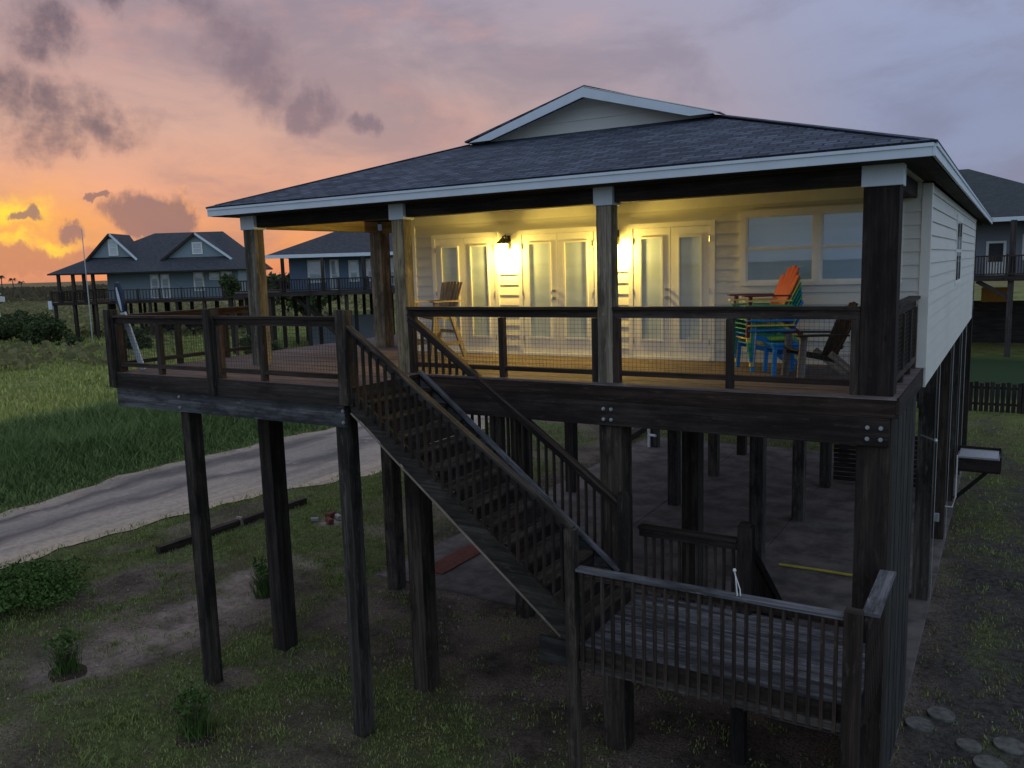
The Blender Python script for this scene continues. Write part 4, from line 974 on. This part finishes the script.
# young plants in mulch rings
def young(label, x, y, h, rr, seed, ml=True):
    t = thing('young_plant', label, 'plant', (x, y, 0), group='young plants in the yard'); r = random.Random(seed); mb = MB(); pts = []
    for k in range(16):
        a = r.uniform(0, 6.3); l = r.uniform(.15, .32)*h/.8; hh_ = h*r.uniform(.55, 1); p = Vector((x+math.cos(a)*l, y+math.sin(a)*l, hh_*.85)); mb.tube([(x+math.cos(a)*.05, y+math.sin(a)*.05, 0), (x+math.cos(a)*l*.5, y+math.sin(a)*l*.5, hh_*.5), p], .009, 5, .004); pts.append(p)
    mb.build('stem', STEM, t); blades('grass_clump', np.stack([x+rng.normal(0, .10, 260), y+rng.normal(0, .10, 260), np.full(260, .0)], -1)-np.array([x, y, 0]), .62*h, .014, LEAF, parent=t, lean=.5)
    leaves(300, (x, y, h*.74), .34*h/.8, .34*h/.8, .36*h, .045, seed, 14, 'foliage', LEAF, t)
    mb = MB(); n = 22; i0 = None
    prof = [(x+math.cos(2*PI*k/n)*rr*(1+.12*math.sin(k*.57*2+seed)), y+math.sin(2*PI*k/n)*rr*(1+.10*math.cos(k*.57+seed))) for k in range(n)]
    for k in range(n):
        a, b = prof[k], prof[(k+1) % n]; c = lambda p, f, z: (x+(p[0]-x)*f, y+(p[1]-y)*f, z)
        mb.poly([c(a, 1, -.03), c(b, 1, -.03), c(b, .6, .022), c(a, .6, .022)]); mb.poly([c(a, .6, .022), c(b, .6, .022), (x, y, .035)])
    mb.build('mulch_ring', MULCH, t)
young('young leafy plant in a red mulch ring beside the pale sand patch', -12.35, -2.35, .75, .42, 51)
young('young bright green plant nearest the bottom edge, in a mulch ring', -8.65, -2.60, .75, .42, 52)
young('young plant growing just left of the second tall stilt', -11.9, 1.75, .8, .3, 53)
cp_ = scatter(900, -18, 2.6, -4, 3.5, lambda x, y: dl(x, y)*.6); CL = np.repeat(cp_, 26, axis=0); CL[:, :2] += rng.normal(0, .045, (len(CL), 2))
blades('weeds', CL, .11, .016, LAWN, 'small darker weed tufts standing up out of the lawn', 'weeds', .6)
# horizon scrub
def treeline(n=26000, r0=300, r1=900, h0=.8, h1=3.4, s0=.5, s1=1.6, name='distant_scrub', label='low dark scrub and trees along the horizon', ca=(.06, .05, .03), cb=(.15, .12, .07), cut=0):
    th = rng.uniform(rad(8), rad(75), n); r_ = rng.uniform(r0, r1, n)
    x = CP.x-np.sin(th)*r_; y = CP.y+np.cos(th)*r_
    if cut:
        k_ = fbm(x, y, 14, 19)+.35*(r_-r0)/(r1-r0) > cut; x, y = x[k_], y[k_]; n = len(x)
    hgt = (h0+h1*fbm(x, y, 55, 13))*np.clip(fbm(x, y, 25, 14)*2-.3, .15, 1)
    z = rng.uniform(0, 1, n)*hgt; s = rng.uniform(s0, s1, n)
    a = rng.uniform(0, 2*PI, n); dx, dy = np.cos(a)*s, np.sin(a)*s
    V = np.stack([np.stack([x-dx, y-dy, z-s*.3], -1), np.stack([x+dx, y+dy, z-s*.35], -1), np.stack([x+dx*.4, y+dy*.4, z+s*.6], -1), np.stack([x-dx*.5, y-dy*.5, z+s*.5], -1)], 1)
    me = bpy.data.meshes.new(name); me.vertices.add(4*n); me.vertices.foreach_set('co', V.ravel()); me.loops.add(4*n); me.loops.foreach_set('vertex_index', np.arange(4*n)); me.polygons.add(n); me.polygons.foreach_set('loop_start', np.arange(n)*4); me.update(calc_edges=True)
    me.materials.append(leafm(name+'_leaves', ca, cb)); o = bpy.data.objects.new(name, me); C.objects.link(o); tag(o, label, 'scrub', None, 'stuff')
treeline()
treeline(60000, 70, 330, .25, 1.3, .12, .5, 'marsh_scrub', 'low patchy brush and reeds scattered over the marsh', (.10, .11, .045), (.28, .25, .12), .56)
def palm(u, d, h, lb):
    g = gp(u, d); t = thing('palm_tree', lb, 'palm tree', g); m = MB(); m.tube([g, g+Vector((.2, 0, h))], .35, 6, .22); m.build('trunk', STEM, t); m = MB(); r = random.Random(u)
    for k in range(14):
        a = k*.45+r.random(); d_ = Vector((math.cos(a), math.sin(a), 0)); c = g+Vector((.2, 0, h)); L = 2.6; w = Vector((-d_.y, d_.x, 0))*.35
        p = [c, c+d_*L*.45+Vector((0, 0, .9*r.random()+.3)), c+d_*L+Vector((0, 0, -.9))]; m.poly([p[0], p[1]-w, p[2], p[1]+w])
    m.build('crown', LEAFD, t)
palm(13, 420, 9.0, 'tiny palm tree on the horizon at the far left'); palm(24, 430, 7.5, 'small palm tree on the horizon, second from the left'); palm(32, 460, 6, 'shorter palm tree on the horizon, third from the left')

# ------------------------------------------------------------------ sky
w = bpy.data.worlds.new('World'); S.world = w; w.use_nodes = True; t = NT(w.node_tree)
bg = w.node_tree.nodes['Background']
d = t.vm('NORMALIZE', t.new('ShaderNodeTexCoord').outputs['Generated'])
sp = t.new('ShaderNodeSeparateXYZ'); t.l.new(d, sp.inputs[0]); z = sp.outputs[2]
SD = direction(0, 240); SD.z = 0; SD.normalize()
s = t.vm('DOT_PRODUCT', d, tuple(SD))
zc = t.math('MAXIMUM', z, 0)
west = t.ramp(t.math('MULTIPLY', zc, 2.0), [(0, lin((222, 138, 96))), (.07, lin((240, 158, 98))), (.18, lin((232, 166, 134))), (.32, lin((214, 170, 154))), (.46, lin((190, 158, 156))), (.62, lin((162, 144, 152))), (1, lin((130, 130, 148)))])
mid = t.ramp(t.math('MULTIPLY', zc, 2.0), [(0, lin((214, 150, 128))), (.15, lin((212, 164, 150))), (.35, lin((184, 158, 156))), (.6, lin((170, 158, 172))), (1, lin((150, 154, 180)))])
east = t.ramp(t.math('MULTIPLY', zc, 2.0), [(0, lin((142, 146, 170))), (.3, lin((142, 153, 184))), (.6, lin((158, 167, 198))), (1, lin((150, 164, 200)))])
c = t.mix(t.rng(s, .985, .84), west, mid); c = t.mix(t.rng(s, .88, .52), c, east)
bk = t.ramp(t.math('MULTIPLY', zc, 1.0), [(0, (.42, .53, .70)), (.3, (.56, .76, 1.02)), (1, (.38, .49, .66))])
c = t.mix(t.rng(s, .30, -.45), c, bk)
c = t.mix(t.rng(z, .42, .8), c, (.46, .54, .66))
# soft streaky variation
wv = t.vm('ADD', d, t.vm('SCALE', t.vm('SUBTRACT', t.noise(t.mapping(d, (1.3, 1.3, .8)), 7, 7, .62, col=True), (.5, .5, .5)), scale=.135))
st_ = t.noise(t.mapping(d, (3, 3, 7)), 1.6, 6, .6, .4)
c = t.mix(t.math('MULTIPLY', t.rng(st_, .40, .66), .42), c, tuple(lin((122, 116, 136))))
c = t.mix(t.math('MULTIPLY', t.rng(t.noise(t.mapping(d, (4, 4, 9), (3, 1, 2)), 1.5, 6, .6), .5, .75), t.rng(s, .6, .95, 0, .30)), c, tuple(lin((240, 170, 150))))
def blob(u, v, ru, rv, soft=1.0, warp=wv):
    cdir = direction(u, v); a = Vector((0, 0, 1)).cross(cdir).normalized(); b = cdir.cross(a)
    x = t.math('MULTIPLY', t.vm('DOT_PRODUCT', warp, tuple(a)), FL/ru); y = t.math('MULTIPLY', t.math('SUBTRACT', t.vm('DOT_PRODUCT', warp, tuple(b)), 0), FL/rv)
    r2 = t.math('SQRT', t.math('ADD', t.math('MULTIPLY', x, x), t.math('MULTIPLY', y, y)))
    return t.math('MULTIPLY', t.rng(r2, 1.0, max(0, 1-soft)), t.rng(t.vm('DOT_PRODUCT', d, tuple(cdir)), .5, .7))
fine = t.noise(t.mapping(d, (1, 1, 1.4)), 26, 6, .62)
cloudn = t.noise(t.mapping(d, (1, 1, .8)), 11, 5, .58, .3)
# yellow glow
gl = blob(-5, 222, 150, 60, 1.0); gl2 = blob(8, 206, 45, 20, .8); gl3 = blob(20, 240, 70, 12, .9)
c = t.mix(t.math('MULTIPLY', gl, .62), c, tuple(lin((255, 176, 66))))
yy = t.math('MULTIPLY', t.math('MAXIMUM', gl2, gl3), t.rng(fine, .30, .66))
c = t.mix(yy, c, (1.05, .72, .07))
edge = blob(172, 205, 30, 26, .9); c = t.mix(t.math('MULTIPLY', t.math('MULTIPLY', edge, .8), t.rng(fine, .45, .6)), c, tuple(lin((255, 178, 100))))
# dark clouds
def cl(c, blobs, col, k=1.0, lo=.0, hi=1.15):
    f = None
    for b_ in blobs:
        q = blob(*b_); f = q if f is None else t.math('MAXIMUM', f, q)
    nz = t.math('SUBTRACT', t.math('ADD', t.math('MULTIPLY', cloudn, .6), t.math('MULTIPLY', fine, .4)), .5)
    f = t.rng(t.math('MULTIPLY', f, t.math('ADD', 1.0, t.math('MULTIPLY', nz, 4.5))), lo, hi)
    return t.mix(t.math('MULTIPLY', f, k), c, tuple(lin(col)))
c = cl(c, [(40, 30, 46, 52, .9), (10, 95, 52, 70, .9), (85, 112, 60, 40, .85), (60, 140, 40, 34, .8), (150, 5, 60, 20, .9)], (98, 88, 104), .85)
c = cl(c, [(235, 55, 80, 50, 1), (262, 88, 50, 40, .9), (315, 105, 44, 32, .8), (190, 20, 60, 36, 1), (365, 120, 22, 14, .9)], (124, 108, 122), .75)
c = cl(c, [(150, 213, 40, 27, .85), (163, 222, 34, 20, .8), (74, 225, 22, 13, .8), (20, 214, 16, 8, .9), (110, 200, 0.1+12, 6, .9)], (138, 108, 112), .9, .05, .8)
c = cl(c, [(60, 259, 150, 16, .6), (-20, 262, 90, 18, .6), (130, 250, 60, 12, .8)], (176, 122, 106), .8, .1, .8)
c = t.mix(t.rng(z, 0, -.02), c, (.16, .14, .12))
sky = t.new('ShaderNodeTexSky', sky_type='NISHITA'); sky.sun_disc = False; sky.sun_elevation = rad(2); sky.sun_rotation = math.atan2(SD.x, SD.y)
add = t.mix(.004, c, sky.outputs[0], 'ADD')
t.l.new(add, bg.inputs[0]); bg.inputs[1].default_value = 1.0
sun = bpy.data.lights.new('sun', 'SUN'); sun.energy = .22; sun.angle = rad(14); sun.color = (1, .62, .36)
so = bpy.data.objects.new('sun', sun); C.objects.link(so); sv = SD+Vector((0, 0, .10)); so.rotation_euler = sv.to_track_quat('Z', 'Y').to_euler()
w.cycles.sampling_method = 'MANUAL' if hasattr(w.cycles, 'sampling_method') else w.cycles.sampling_method
w.cycles.sample_map_resolution = 512
